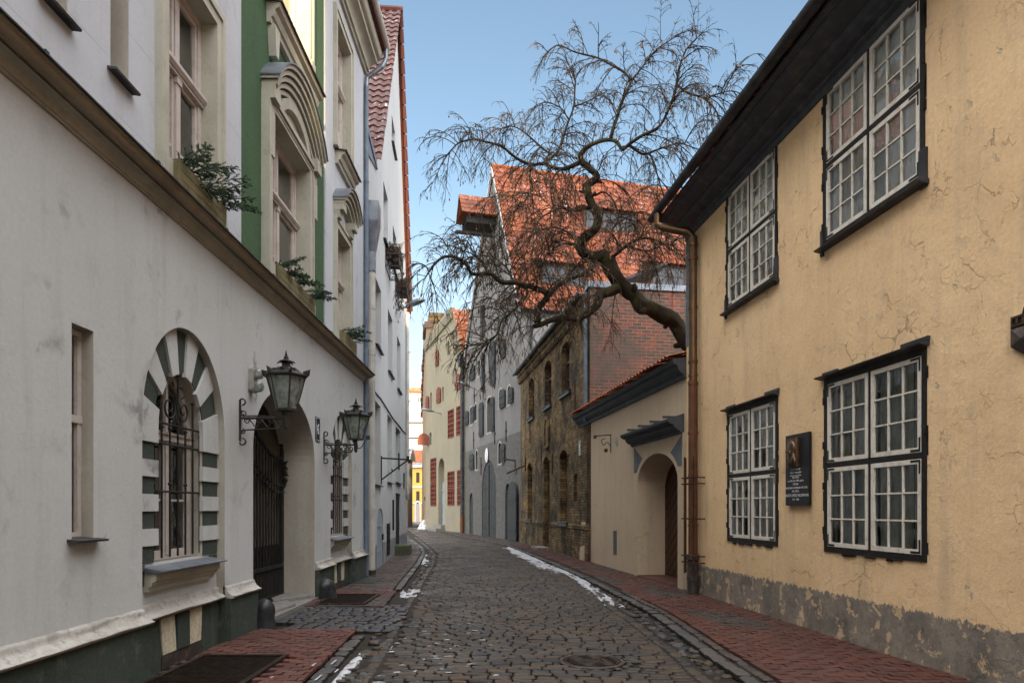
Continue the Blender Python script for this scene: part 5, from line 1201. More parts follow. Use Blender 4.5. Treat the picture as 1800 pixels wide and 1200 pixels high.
# shed dormers
def dormer(px,py,w,h,depth,glow=False):
    q = on_roof(px,py); sl = (zg-zN)/(L-ug); m = MB(); u, y, z = q; zt = z+h; ub = u-(h+depth*.35)/ (sl-.35) if sl > .4 else u-depth
    back = (h+.1)/(sl-.36); ub = u-back; zb_ = zt+back*.36
    for yy in (y-w/2,y+w/2-.08): m.add([(u,yy,z),(u,yy,zt),(ub,yy,zb_),(u,yy+.08,z),(u,yy+.08,zt),(ub,yy+.08,zb_)],[(0,1,2),(5,4,3),(0,3,4,1),(1,4,5,2)])
    m.box(u-.06,u+.0,y-w/2+.08,y+w/2-.08,z-.02,z+.15); m.box(u-.06,u,y-w/2+.08,y+w/2-.08,zt-.12,zt); d = m.build('dormer', M['door_brown'], h6)
    f = MB(); n = 3
    for i in range(n+1): yy = y-w/2+.08+(w-.16)*i/n; f.box(u-.05,u-.0,yy-.04,yy+.04,z+.15,zt-.12)
    f.box(u-.045,u-.005,y-w/2+.08,y+w/2-.08,(z+zt)/2-.02,(z+zt)/2+.02); f.build('dormer_window', M['door_brown'], d)
    g = MB(); g.box(u-.035,u-.03,y-w/2+.08,y+w/2-.08,z+.1,zt-.1); g.build('pane', M['far_glass'], d)
    t = MB(); tiles(t,(u+.25,y-w/2-.2,zt-.02),(0,1,0),(ub-u,0,zb_-zt),w+.4,math.hypot(back,zb_-zt)+.2,.28,.36,.03,.035); t.build('dormer_roof', M['tile_snow'], d)
M['tile_snow'] = stones('snow flecked pantiles', [(.28,.085,.035),(.33,.105,.042),(.24,.075,.035),(.30,.095,.042)], .72, (.16,.07,.045), 1.0, .15, 0, 5, .12)
dormer(1075,408,3.2,1.15,2); dormer(990,505,2.4,1.15,2); dormer(1190,507,3.0,1.2,2,True)

# ---------------------------------------------------------------- the cream house with red lattices
R5 = Fr((16.32-.4333*53.07,53.07), (16.32-.4333*44.7,44.7))
h7 = R5.root('cream_house', 'cream yellow house with red lattice shutters beyond the grey warehouse', 'house')
L5 = R5.L; za = 15.3; ua = R5.u(797); z5 = 11.4; zl = 14.4
hl = []; gr = [(787.5,798,722,771),(802.5,812,715,766),(757,767,806,889),(787,799,829,888),(804,812,826,888)]
for a,b,c,d in gr: hl.append((rect(R5.u(a),R5.u(b),R5.z(a,d),R5.z(a,c)),.2,True))
nc = (R5.u(770.5),R5.u(781.5)); hl.append((arch(nc[0],nc[1],.0,R5.z(771,806)-.9,R5.z(771,806),10),.4,False))
sm = [(777,780,680,706),(756,759,690,720),(755,758.5,760,782),(765,767,612,645),(801,803,660,685),(786,790,600,625)]
for a,b,c,d in sm: hl.append((arch(R5.u(a),R5.u(b),R5.z(a,d),R5.z(a,c)-.25,R5.z(a,c),6),.25,True))
mb = MB(); mb.wall([(0,-.3),(L5,-.3),(L5,z5),(ua,za),(0,zl)],hl,0,16); mb.box(nc[0]-.1,nc[1]+.1,.4,.42,0,R5.z(771,806)+.1); mb.build('wall', [M['r5_wall'], M['interior']], h7)
for a,b,c,d in gr:
    u0,u1,z0,z1 = R5.u(a),R5.u(b),R5.z(a,d),R5.z(a,c); f = MB(); frame(f,u0,u1,z0,z1,.07,-.03,.08); f.box(u0+.07,u1-.07,-.03,.06,(z0+z1)/2-.05,(z0+z1)/2+.05)
    n = 4; k = max(6,int((z1-z0)/.32))
    for i in range(1,n): x = u0+(u1-u0)*i/n; f.box(x-.035,x+.035,-.02,.05,z0+.07,z1-.07)
    for i in range(1,k): z = z0+(z1-z0)*i/k; f.box(u0+.07,u1-.07,-.015,.045,z-.035,z+.035)
    f.box(u0,u1,.10,.12,z0,z1); f.build('lattice_window', M['red_wood'], h7)
for a,b,c,d in [(769,775.5,682,709),(750,755,697,721),(803,810,659,686),(767,772,616,644)]:
    u0,u1,z0,z1 = R5.u(a),R5.u(b),R5.z(a,d),R5.z(a,c); f = MB(); f.prism(arch(u0,u1,z0,z1-.3,z1,8),-.10,-.04); f.box(u0,u1,-.12,-.1,z0+.2,z0+.28); f.box(u0,u1,-.12,-.1,z1-.55,z1-.47); f.build('shutter', M['red_wood'], h7)
u0 = R5.u(755.5); z0, z1 = R5.z(755,782), R5.z(755,761); f = MB(); f.prism(arch(0,.80,z0,z1-.38,z1,10),-.03,.03); f.box(0,.80,-.05,-.03,z0+.15,z0+.22); f.box(0,.80,-.05,-.03,z1-.55,z1-.48)
f.v = [(u0+y-.1-x*.45,-.05-x*.93,z) for x,y,z in f.v]; f.build('open_shutter', M['red_wood'], h7)
f = MB(); f.box(nc[0]+.03,nc[1]-.03,.30,.38,.45,R5.z(771,847)); f.box(nc[0]+.1,nc[1]-.1,.27,.3,1.9,2.5); f.box(nc[0],nc[1],.25,.3,2.9,3.0); f.build('door', M['door_blue'], h7)
f = MB(); f.box(nc[0]-.3,nc[1]+.2,-.7,.3,-.1,.22); f.box(nc[0]-.1,nc[1]+.1,-.3,.3,.22,.45); f.build('doorstep', M['granite'], h7)
f = MB(); 
for (x0,zz0,x1,zz1) in ((0,zl,ua,za),): f.add([(x0,-.25,zz0-.1),(x1,-.25,zz1-.1),(x1,-.25,zz1+.12),(x0,-.25,zz0+.12),(x0,-.12,zz0-.55),(x1,-.12,zz1-.55),(x1,.1,zz1+.15),(x0,.1,zz0+.15),(x0,.0,zz0-.6),(x1,.0,zz1-.6)],[(0,1,2,3),(4,5,1,0),(3,2,6,7),(8,9,5,4),(0,3,7,8,4),(1,5,9,6,2)])
f.build('cornice', M['r5_wall'], h7)
e = Vector((ua-L5,0,za-z5)); up5 = e
f = MB(); e2 = e*1.0; tiles(f,(L5+.15,-.12,z5-.1),(0,1,0),e2,15,e2.length+.1,.34,.45,.035,.045); f.build('near_roof', M['tile_red'], h7)
f = MB(); f.box(ua-2.6,ua-1.4,1.5,2.6,za-1,za+.6); f.build('chimney', M['y_brick'], h7)
f = MB(); xq = L5-.15; pipe(f,[(xq,-.18,11.0),(xq,-.18,1.2)],.13,[(xq,-.18,z) for z in (3,5.4,8)],10); f.build('drainpipe', M['zinc_dark'], h7)
f = MB(); f.prism([(xq-.35,11.7),(xq+.35,11.7),(xq+.3,11.4),(xq+.13,10.9),(xq-.13,10.9),(xq-.3,11.4)],-.42,-.02); f.build('rainwater_hopper', M['zinc_dark'], h7)
f = MB(); pipe(f,[(xq,-.18,1.25),(xq,-.18,-.1)],.14); f.build('pipe_base', M['rust_pipe'], h7)
b = R5.w(R5.u(775.5),0,R5.z(775.5,727)); street_lamp(b, b+Vector((-1.35,-.55,.28)), 'grey street lamp on the cream house below its red shuttered windows')
b = R4.w(R4.u(839),0,R4.z(839,685)); street_lamp(b, b+Vector((-1.2,-.25,.45)), 'grey street lamp on the grey warehouse beside the black downpipe')

# ---------------------------------------------------------------- street end
R6 = Fr((-8.75,66.5), (R5.a.x,R5.a.y))
h8 = R6.root('tan_house', 'narrow tan house edge beyond the cream house', 'house'); f = MB()
f.wall([(0,-.3),(R6.L,-.3),(R6.L,16.0),(R6.L*.8,15.4),(R6.L*.35,13.2),(0,10.5)],[(rect(R6.L*.5,R6.L*.62,1,2.2),.1,True)],0,12); f.build('wall', [M['r6_wall'],M['interior']], h8)
f = MB(); P = [(R6.L,16.0),(R6.L*.8,15.4),(R6.L*.35,13.2),(0,10.5)]
for i in range(3):
    for k in range(8):
        a = Vector((P[i][0],0,P[i][1])).lerp(Vector((P[i+1][0],0,P[i+1][1])),k/8); f.box(a.x-.5,a.x+.1,-.12-U(0,.12),.4,a.z-.35,a.z+U(.05,.2))
f.build('brick_verge', M['r_brick'], h8)
f = MB(); f.box(R6.L*.72,R6.L-.1,.2,1.4,15,16.9); f.build('chimney', M['y_brick'], h8)
f = MB(); f.box(R6.L*.74,R6.L*.8,-.06,0,2.3,2.6); f.build('street_sign', M['sign_blue'], h8)
def far_block(name, label, cat, px0, px1, ptop, Y, depth, mat, wins, roof=None, rmat='zinc', rz=0.0):
    x0, x1 = (px0-CX)/F*Y, (px1-CX)/F*Y; zt = EYE+(HY-ptop)/F*Y; t = empty(name,(x0,Y,0),rz,label,cat); w = x1-x0; m = MB(); hl = []
    for a,b,c,d in wins: hl.append((rect((a-CX)/F*Y-x0,(b-CX)/F*Y-x0,EYE+(HY-d)/F*Y,EYE+(HY-c)/F*Y),.25,True))
    m.wall(rect(0,w,-.3,zt),hl,0,depth); m.build('wall',[M[mat],M['interior']],t)
    for (lp,_,_) in hl:
        (a,z0),(b,_),(_,z1),_ = lp; f = MB(); frame(f,a,b,z0,z1,.1,.02,.12); f.box((a+b)/2-.05,(a+b)/2+.05,.03,.11,z0+.1,z1-.1); wn = f.build('window',M['sash'] if mat != 'far_yellow' else M['door_brown'],t); g = MB(); g.box(a+.05,b-.05,.07,.08,z0+.05,z1-.05); g.build('pane',M['far_glass'],wn)
    return t, w, zt
Yw = 125.0
t,w,zt = far_block('apartment_block','white apartment block with balconies far down the street','apartment block',716,768,690,Yw,12,'far_white',[(724,730,697,708),(732.5,742,697,708),(724,730,717,732),(729.5,736,771,784),(744,752,697,708),(744,752,717,732)])
m = MB(); m.sweep([(-.7,zt),(-.7,zt+.25),(.5,zt+1.0),(.5,zt)],-.5,w+.5); m.build('roof', M['tile_red'], t)
m = MB(); m.box(1.2,w,1.5,9,zt+.3,zt+2.6); m.build('penthouse', M['far_grey'], t)
for py in (741,768):
    z = EYE+(HY-py)/F*Yw; m = MB(); m.box(0,w,-1.2,0,z-.15,z); 
    m.box(0,w,-1.2,-1.17,z,z+.28); m.box(0,w,-1.22,-1.16,z+.95,z+1.02)
    for i in range(14): m.box(w*i/14,w*i/14+.05,-1.2,-1.16,z+.28,z+.95)
    m.build('balcony', M['zinc'], t)
m = MB(); z0,z1 = EYE+(HY-763)/F*Yw, EYE+(HY-745)/F*Yw; m.box(0,w,-.1,-.02,z0,z1)
for i in range(7): m.box(w*i/7,w*i/7+.15,-.2,-.1,z0,z1)
m.build('glazed_loggia', M['sash'], t)
Yy = 92.0
t,w,zt = far_block('yellow_house','yellow house with white window trim closing the street','house',723,770,815,Yy,10,'far_yellow',[(731.5,737.5,830,848),(731.5,737.5,863,881)])
m = MB(); m.box(0,w,-.3,.1,zt-.5,zt); m.sweep([(-.4,zt),(-.4,zt+.15),(5,zt+2.2),(5,zt)],-.4,w+.4); m.build('roof', M['far_white'], t)
m = MB(); tiles(m,(-.4,-.45,zt+.16),(1,0,0),(0,5,2.1),w+.8,5.5,.4,.5); m.build('roof_tiles', M['tile_red'], t)
m = MB(); m.box(0,w,-.06,0,EYE+(HY-857)/F*Yy,EYE+(HY-854)/F*Yy); m.box(0,w,-.06,0,EYE+(HY-885)/F*Yy,EYE+(HY-883)/F*Yy); build_each(m, 'white_band', M['far_white'], t)
a0,a1 = (731-723)/F*Yy,(738-723)/F*Yy; m = MB(); m.wall(arch(a0-.15,a1+.15,-.2,1.8,2.75,10),[(arch(a0,a1,-.2,1.8,2.5,10),.2,False)],-.12); m.build('door_surround', M['far_white'], t); m = MB(); m.prism(arch(a0,a1,-.2,1.8,2.5,10),-.06,-.02); m.build('door', M['far_grey'], t)
Yg = 62.0
t,w,zt = far_block('grey_outhouse','low grey pink house behind the end of the pale gabled house','house',690,716,806,Yg,3.2,'far_grey',[(709,713,860,880)])
m = MB(); m.sweep([(-.3,zt-.05),(-.3,zt+.1),(1.6,zt+1.1),(3.3,zt+.1),(3.3,zt)],-1,w+.3); m.build('roof', M['zinc'], t)
# unseen houses and tower added behind the viewer, silhouettes shaped to block the low sun
def sun_blocker(name,label,x0,x1,y0,y1,ze,zr,mat,wrows):
    t = empty(name,((x0+x1)/2,y1,0),0,label,'house'); w = (x1-x0)/2; d = y1-y0; hl = []
    for r in range(wrows):
        n = int((x1-x0)/2.6)
        for i in range(n): c = -w+(i+.5)*2*w/n; hl.append((rect(c-.55,c+.55,1.2+3.4*r,3.0+3.4*r),.2,True))
    m = MB(); m.wall(rect(-w,w,-.3,ze),hl,0,d); m.v = [(-x,-y,z) for x,y,z in m.v]; m.build('wall',[M[mat],M['interior']],t)
    m = MB(); m.add([(-w-.3,.3,ze),(w+.3,.3,ze),(w+.3,-d-.3,ze),(-w-.3,-d-.3,ze),(-w-.3,-d/2,zr),(w+.3,-d/2,zr)],[(0,1,5,4),(2,3,4,5),(0,4,3),(1,2,5),(0,3,2,1)]); m.build('roof',M['tile_red'],t)
    f = MB()
    for lp,_,_ in hl: (a,z0),(b,_),(_,z1),_ = lp; f = MB(); frame(f,-b,-a,z0,z1,.08,-.12,-.02); f.box(-(a+b)/2-.04,-(a+b)/2+.04,-.1,-.03,z0+.08,z1-.08); wn = f.build('window',M['sash'],t); g = MB(); g.box(-b+.04,-a-.04,-.08,-.075,z0+.04,z1-.04); g.build('pane',M['far_glass'],wn)
    return t
for a in SUN_BLOCKERS: sun_blocker(*a)
# ---------------------------------------------------------------- weeping tree leaning over the gateway wall
TY = 16.3
tr = empty('weeping_tree', (4.6,17.2,0), 0, 'leafless weeping tree with a crooked mossy trunk leaning over the gateway wall', 'tree')
off = Vector((4.6,17.2,0))
limbs = [  # (pixel path, first depth, last depth, start radius px, end radius px)
 ([(1250,760),(1235,680),(1212,600),(1166,556),(1119,530),(1096,504),(1081,480),(1066,458)], 16.8,16.2, 25,20),
 ([(1066,458),(1043,450),(1022,440),(1020,428),(1032,414),(1045,402),(1049,380),(1040,360),(1033,344),(1032,329),(1045,315),(1042,302),(1023,285)], 16.2,16.0, 17,8.5),
 ([(1023,285),(1021,272),(1035,258),(1061,246),(1081,247),(1094,262),(1107,252),(1133,236),(1159,222),(1177,187),(1190,146),(1194,122),(1205,90),(1224,68)], 16.0,15.2, 7.5,2.2),
 ([(1190,148),(1211,164),(1237,173),(1259,196),(1268,224)], 15.3,14.9, 3.2,1.6), ([(1237,174),(1262,165),(1285,160),(1302,165)], 15.1,14.9, 2.4,1.2),
 ([(1073,246),(1086,200),(1098,165),(1108,146),(1100,130),(1073,114),(1047,101),(1012,92),(982,80),(962,92)], 16.1,17.0, 5.2,1.6),
 ([(1108,146),(1126,122),(1150,92),(1170,76),(1186,66)], 16.6,17.2, 3,1.4),
 ([(1023,285),(1003,293),(985,297),(960,287),(975,272),(986,252),(999,214),(1008,188),(1011,150),(1009,128)], 16.0,17.2, 6.5,2.0),
 ([(1008,188),(1030,180),(1048,170)], 17,17.4, 2.5,1.4), ([(1000,210),(985,190),(960,180),(945,186)], 17,17.6, 2.6,1.3),
 ([(960,287),(934,290),(908,278),(882,258),(855,250),(830,246),(805,253),(787,272)], 16.2,15.0, 5,1.6),
 ([(972,274),(950,258),(925,235),(900,222),(880,226)], 16.4,16.8, 3.4,1.5),
 ([(1107,254),(1128,270),(1142,270),(1150,290),(1158,315),(1166,345)], 15.9,15.4, 4.2,1.6), ([(1142,268),(1170,258),(1195,252),(1215,258)], 15.7,15.2, 2.8,1.4),
 ([(1081,505),(1055,520),(1043,545),(1023,558),(991,559),(966,565),(938,574)], 16.2,15.2, 15,6),
 ([(944,566),(950,540),(962,520),(938,505),(909,497),(880,495),(862,481),(832,481),(820,465),(806,455),(790,450),(774,456),(760,470),(748,488)], 15.2,14.0, 9.5,1.8),
 ([(962,522),(985,498),(1005,489),(1026,480),(1040,470)], 15.3,16.0, 6.5,6),
 ([(909,498),(928,510),(918,530),(900,548),(882,562),(872,590),(856,605)], 15.0,14.2, 4.2,1.4), ([(872,590),(850,603),(826,608)], 14.3,14.0, 2.2,1.0),
 ([(862,481),(850,462),(832,448),(812,440)], 14.7,14.5, 3,1.3), ([(905,497),(890,470),(868,452)], 15.0,15.6, 3.2,1.4),
 ([(1066,462),(1090,440),(1112,424),(1135,418),(1160,425),(1180,440)], 16.2,15.3, 6,2), ([(1100,430),(1130,440),(1155,436),(1182,410)], 15.9,15.5, 4,1.5),
 ([(1046,344),(1062,338),(1078,352),(1088,380),(1092,405)], 16.0,15.6, 3.2,1.5),
 ([(1040,360),(1010,372),(985,366),(955,380),(940,400)], 16.1,15.4, 3,1.4), ([(1020,432),(995,428),(970,440),(950,460)], 16.1,15.2, 4.5,1.8),
 ([(985,297),(972,312),(968,335),(972,360)], 16.1,15.8, 3.4,1.6), ([(1020,434),(1000,410),(975,400),(950,405)], 16.1,16.6, 3.4,1.5),
 ([(934,290),(932,310),(936,330),(925,350),(905,372)], 16.0,15.4, 4,1.6), ([(1090,432),(1075,405),(1098,385),(1125,372),(1150,380)], 16.1,16.8, 3.6,1.5),
 ([(1150,380),(1165,360),(1180,352)], 16.6,16.2, 2.2,1.2),
]
tm = MB(); twm = MB(); cat_m = MB(); paths = []
for k, (P, y0, y1, r0, r1) in enumerate(limbs):
    n = len(P); pts = [pix(a, b, y0+(y1-y0)*i/(n-1)) for i, (a, b) in enumerate(P)]
    C = crom(pts, 9 if r0 > 8 else 5); m = len(C); rs = []
    for i in range(m):
        t = i/(m-1); r = (r0+(r1-r0)*t**.8)*TY/F*.60
        w = mnoise.noise_vector(C[i]*2.3)*r*.8; C[i] = C[i]+w; rs.append(r*(1+.16*mnoise.noise(C[i]*2.0)))
    if k == 0: C.insert(0, Vector((4.75,17.3,-.2))); rs.insert(0, .42)
    o0 = len(tm.v); ns = 16 if r0 > 8 else 8
    tm.tube([c-off for c in C], rs, ns); paths.append((C, rs, r1, k))
    for i in range(len(C)):                         # ridged bark, burrs and healed cuts
        c = C[i]-off
        for j in range(ns):
            q = o0+i*ns+j; p = Vector(tm.v[q]); d = p-c; f = 1+.16*mnoise.noise(Vector((p.x*7,p.y*7,p.z*4)))+.09*math.sin(j*2*PI/ns*5+i*.25)+.35*max(0,mnoise.noise(p*2.6+Vector((3,k,9)))-.28)
            tm.v[q] = tuple(c+d*f)
    if r0 > 6:
        for i in range(6, len(C)-4, 7):
            if random.random() < .7:
                t_ = (C[i+1]-C[i]).normalized(); s_ = t_.orthogonal().normalized(); s_.rotate(Matrix.Rotation(U(0,6.28),3,t_)); b_ = C[i]-off
                tm.tube([b_, b_+s_*rs[i]*1.15, b_+s_*rs[i]*U(1.5,2.3)+t_*rs[i]*.3], [rs[i]*.62, rs[i]*.42, rs[i]*.30], 8)
trunk = tm.build('trunk', M['bark'], tr, True)
def twig(p, d, L, r, grav, depth=0, seg=None):
    seg = seg or max(4, int(L/.11)); pts = [p]; d = d.normalized(); q = p
    for i in range(seg):
        d = (d + Vector((0,0,-grav*(.5+i/seg))) + Vector((U(-.13,.13),U(-.13,.13),U(-.07,.07)))).normalized(); q = q + d*(L/seg); pts.append(q)
    twm.tube([a-off for a in pts], [r*(1-.62*i/seg) for i in range(seg+1)], 3, 0, False)
    if depth > 0:
        k = int(L*6.5)+1
        for j in range(k):
            i = random.randint(1, seg-1); t = (pts[i+1]-pts[i]).normalized(); s = Vector((U(-1,1),U(-1,1),U(-.3,.5)))
            twig(pts[i], (t*.8+s*.8), L*U(.22,.55), r*.62, grav*1.15, depth-1)
    elif random.random() < .16:
        e = pts[-1]-off; h = U(.05,.11); w = U(.010,.017)
        cat_m.lathe([(.001,0),(w,-h*.3),(w*.9,-h*.7),(.001,-h)], e, 5)
nT = 0
for C, rs, r1, k in paths:
    L = 0.0
    for i in range(1, len(C)):
        seg = (C[i]-C[i-1]).length; L += seg
        r = rs[i]
        if k == 0 or C[i].z < 3.2: continue
        if r > .16: dens = 1.6
        elif r > .09: dens = 5.5
        elif r > .05: dens = 11
        else: dens = 14
        low = C[i].z < 8.0
        if k in (15,17,18,19,20): dens *= 1.45
        n = dens*seg; n = int(n) + (random.random() < n-int(n)); t = (C[i]-C[i-1]).normalized()
        for _ in range(n):
            a = U(0, 2*PI); s = t.orthogonal().normalized(); s.rotate(Matrix.Rotation(a, 3, t))
            d = s*.9 + t*.5 + Vector((0,0,U(.1,.8)))
            big = random.random() < .45
            Lt = U(.7,1.5) if big else U(.3,.8)
            if C[i].z > 11.5: Lt *= .72
            twig(C[i], d, Lt, U(.0105,.016) if big else .0088, .22 if big else .26, 2 if big else 1); nT += 1
    # tip spray
    t = (C[-1]-C[-3]).normalized()
    for _ in range(4): twig(C[-1], t+Vector((U(-.5,.5),U(-.5,.5),U(-.1,.5))), U(.4,.9), .009, .2, 2)
tag(twm.build('twigs', M['twig'], tr), kind='stuff'); tag(cat_m.build('dry_catkins', M['catkin'], tr), kind='stuff')

# ---------------------------------------------------------------- ground
def interp(tab, y):
    if y <= tab[0][0]: return tab[0][1]
    for (a, p), (b, q) in zip(tab, tab[1:]):
        if y <= b: return p + (q-p)*(y-a)/(b-a)
    return tab[-1][1] + (tab[-1][1]-tab[-2][1])/(tab[-1][0]-tab[-2][0])*(y-tab[-1][0])
KR = [(-6,2.3),(6,2.25),(7.8,2.215),(9.1,2.22),(10.7,2.195),(12.4,2.06),(15.5,1.78),(20,1.26),(22.9,.84),(29.5,-.05),(34.3,-1.31),(39,-2.8),(52,-5.75),(60,-7.6)]
RR = [(-6,1.8),(6,1.78),(8,1.77),(10.1,1.69),(11.2,1.58),(13,1.62),(15.5,1.52),(20,1.05),(22.9,.66),(29.5,-.2),(34.3,-1.45),(39,-2.95),(52,-5.9),(60,-7.7)]
LL_ = [(-6,-1.2),(5.5,-1.3),(7.62,-1.4),(10.67,-1.63),(13.15,-1.83),(20,-2.27),(24.7,-2.75),(28,-3.3),(40,-5.6),(52,-8.0),(60,-9.4)]
KL = [(-6,-1.75),(5.5,-1.8),(8.8,-1.95),(12,-2.15),(15.5,-2.42),(20,-2.75),(24.7,-3.2),(28,-3.7),(40,-6.2),(52,-8.6),(60,-10)]
def wallR(y):
    if y < 13.24: return 4.93-.11667*y
    if y < 21.25: return 5.384-.15*y
    if y < 32.7: return 5.42-.1534*y
    if y < 44.7: return 9.65-.284*y
    return 16.32-.4333*y
def wallL(y): return -3.45 if y < 16 else -3.45-.075*(y-16)
def strip(name, mat, fl, fr, y0, y1, z, n=60):
    m = MB(); vs = []
    for i in range(n+1): y = y0+(y1-y0)*i/n; vs += [(fl(y),y,z),(fr(y),y,z)]
    m.add(vs,[(2*i,2*i+1,2*i+3,2*i+2) for i in range(n)]); return tag(m.build(name, mat), kind='structure')
m = MB(); m.add([(-260,-60,-.16),(260,-60,-.16),(260,460,-.16),(-260,460,-.16)],[(0,1,2,3)]); tag(m.build('ground', M['ground']), kind='structure')
cob = MB(); blue = MB(); kb = MB(); pav = MB(); pavg = MB()
def zroad(x, y):
    c = (interp(LL_,y)+interp(RR,y))/2; w = (interp(RR,y)-interp(LL_,y))/2
    return .012-.045*min(1.3,abs((x-c)/w))**2 + .016*mnoise.noise(Vector((x*.55,y*.4,1.3))) + .007*mnoise.noise(Vector((x*2.1,y*1.4,4)))
def stone(m, x, y, w, d, z, rot=0.0, h=.022, rnd=.17, mi=0, tilt=.0):
    """rounded sett: skirt, shoulder ring and domed top"""
    a, b = w/2, d/2; r = min(a,b)*rnd*2; r = min(r, min(a,b)*.95); C, Sn = math.cos(rot), math.sin(rot); tx, ty = U(-tilt,tilt), U(-tilt,tilt)
    P = [(a-r,-b),(a,-b+r),(a,b-r),(a-r,b),(-a+r,b),(-a,b-r),(-a,-b+r),(-a+r,-b)]
    P = [(px+U(-.07,.07)*a*.6, py+U(-.07,.07)*b*1.1) for px,py in P]; vs = []
    for s, dz in ((1.0,-.06),(1.0,-h*.55),(.84,-.003)):
        for px, py in P:
            qx = px-(1-s)*math.copysign(min(a,b),px) if s < 1 else px; qy = py-(1-s)*math.copysign(min(a,b),py) if s < 1 else py
            vs.append((x+qx*C-qy*Sn, y+qx*Sn+qy*C, z+dz+tx*px+ty*py))
    vs.append((x,y,z+.003))
    fs = [(i,(i+1)%8,8+(i+1)%8,8+i) for i in range(8)]+[(8+i,8+(i+1)%8,16+(i+1)%8,16+i) for i in range(8)]+[(16+i,16+(i+1)%8,24) for i in range(8)]
    o = len(m.f); m.add(vs,fs,mi)
    for i in range(8): m.m[o+i] = 1                 # earth clings to the sides
MH = (gnd(1040,1160)); MHR = .345
y = 4.4; row = 0
while y < 58:
    pitch = U(.105,.135) if y < 32 else U(.15,.18); xl, xr = interp(LL_,y)+.02, interp(RR,y)-.02
    sl = (interp(LL_,y+.5)+interp(RR,y+.5)-xl-xr)/1.0*.5; ang = -math.atan(sl)*.35 + .03*math.sin(y*.7)
    x = xl + U(-.02,.1); ph = U(0,6)
    while x < xr-.05:
        w = U(.15,.26) if y < 32 else U(.2,.32); w = min(w, xr-x) if xr-x-w > .06 else xr-x
        cx, cy = x+w/2, y+pitch/2 + .012*math.sin(x*1.1+ph) + (x-(xl+xr)/2)*math.tan(ang)
        if (cx-MH[0])**2+(cy-MH[1])**2 > (MHR+.07)**2:
            hb = .01*mnoise.noise(Vector((x*5,y*5,2)))
            stone(cob, cx, cy, w-U(.007,.016), pitch-U(.020,.034), zroad(cx,cy)+U(-.005,.005), ang+U(-.02,.02), .026, .16, 0, .045)
        x += w
    y += pitch; row += 1
# ring of small setts round the manhole
for k in range(20):
    a = 2*PI*k/20; stone(cob, MH[0]+(MHR+.055)*math.cos(a), MH[1]+(MHR+.055)*math.sin(a), .07, .09, zroad(*MH)-.006, a, .02, .3, 0, .05)
# border rows along both road edges and kerb stones
def run(m, tab, y0, y1, o, w, lmin, lmax, zf, d=0):
    y = y0
    while y < y1:
        l = U(lmin,lmax); ym = y+l/2; s = (interp(tab,ym+.3)-interp(tab,ym-.3))/.6; x = interp(tab,ym)+o
        stone(m, x, ym, w*U(.85,1.02), l-.015, zf(x,ym)+U(-.008,.008), -math.atan(s), .022, .25, 0, .05); y += l
run(cob, LL_, 4.5, 40, -.075, .125, .18,.28, zroad); run(cob, RR, 4.5, 40, .075, .125, .16,.26, zroad)
run(kb, KR, 4.5, 50, -.02, .15, .26,.42, lambda x,y: .018); run(kb, KL, 13.6, 40, .0, .15, .3,.5, lambda x,y: .016); run(kb, KL, 4.5, 8.6, .0, .16, .2,.34, lambda x,y: .0)
# rough channel between road and kerb
for tabA, tabB, y0, y1 in ((RR,KR,4.5,13.0),(KL,LL_,4.5,9.0),(KL,LL_,13.5,28)):
    y = y0
    while y < y1:
        a, b = interp(tabA,y)+.16, interp(tabB,y)-.12; x = a
        if b-a < .06: y += .2; continue
        while x < b:
            w = U(.08,.17)
            if random.random() < .8: stone(cob if random.random()<.75 else kb, x+w/2+U(-.02,.02), y+U(-.04,.04), w*.9, U(.08,.16), -.03+U(-.018,.012), U(-.7,.7), .03, .4, 0, .2)
            x += w+.01
        y += U(.10,.16)
# driveway of blue grey setts before the gate
y = 9.0
while y < 11.3:
    p = U(.15,.18); x = wallL(y)+.05 + (0 if y > 9.5 else .35); xe = interp(LL_,y)-.16
    while x < xe:
        w = U(.15,.22); t = (x-wallL(y))/1.8
        stone(blue, x+w/2, y+p/2+.10*(1-t)*0, w-.016, p-.018, -.012*t+.016*(1-t)+U(-.006,.006), U(-.08,.08)-.05, .02, .2, 0, .04); x += w
    y += p
# brick pavements
def pave(m, yl, y0, y1, fl, fr, w, d, z, along=False, skip=None, alt=None):
    y = y0; r = 0
    while y < y1:
        xl, xr = fl(y), fr(y); s = (fl(y+.3)-fl(y-.3)+fr(y+.3)-fr(y-.3))/1.2; x = xl - (w*.5 if r % 2 else 0)
        while x < xr:
            a, b = max(x,xl), min(x+w,xr)
            if b-a > .03 and not (skip and skip((a+b)/2, y+d/2)):
                tgt = alt if alt and mnoise.noise(Vector(((a+b)*.5,y*.45,7.7))) > .12 else m
                zz = z+U(-.003,.003)+.012*mnoise.noise(Vector((a*.8,y*.6,9))); t = U(-.008,.008); e = .005
                sh = lambda X: (X-(xl+xr)/2)*0
                A, B, Cc, D = a+e, b-e, y+e, y+d-e; k = -s*d*.5
                tgt.add([(A+k*0,Cc,zz-t-.03),(B,Cc,zz+t-.03),(B+s*d,D,zz+t-.03),(A+s*d,D,zz-t-.03),(A,Cc,zz-t),(B,Cc,zz+t),(B+s*d,D,zz+t),(A+s*d,D,zz-t)],[(4,5,6,7),(0,1,5,4),(1,2,6,5),(2,3,7,6),(3,0,4,7)])
            x += w
        y += d; r += 1
gr_ = [(-3.34,-2.39,5.94,7.35),(-3.26,-2.42,11.24,12.61)]
ing = lambda x,y: any(a<x<b and c<y<d for a,b,c,d in gr_)
pave(pav, 0, 4.4, 30, lambda y: interp(KR,y)+.06+(.15 if y < 12 else .1), lambda y: wallR(y)+.02, .205, .105, .030, alt=pavg)
pave(pavg, 0, 30, 52, lambda y: interp(KR,y)+.06, lambda y: wallR(y)+.02, .3, .16, .030)
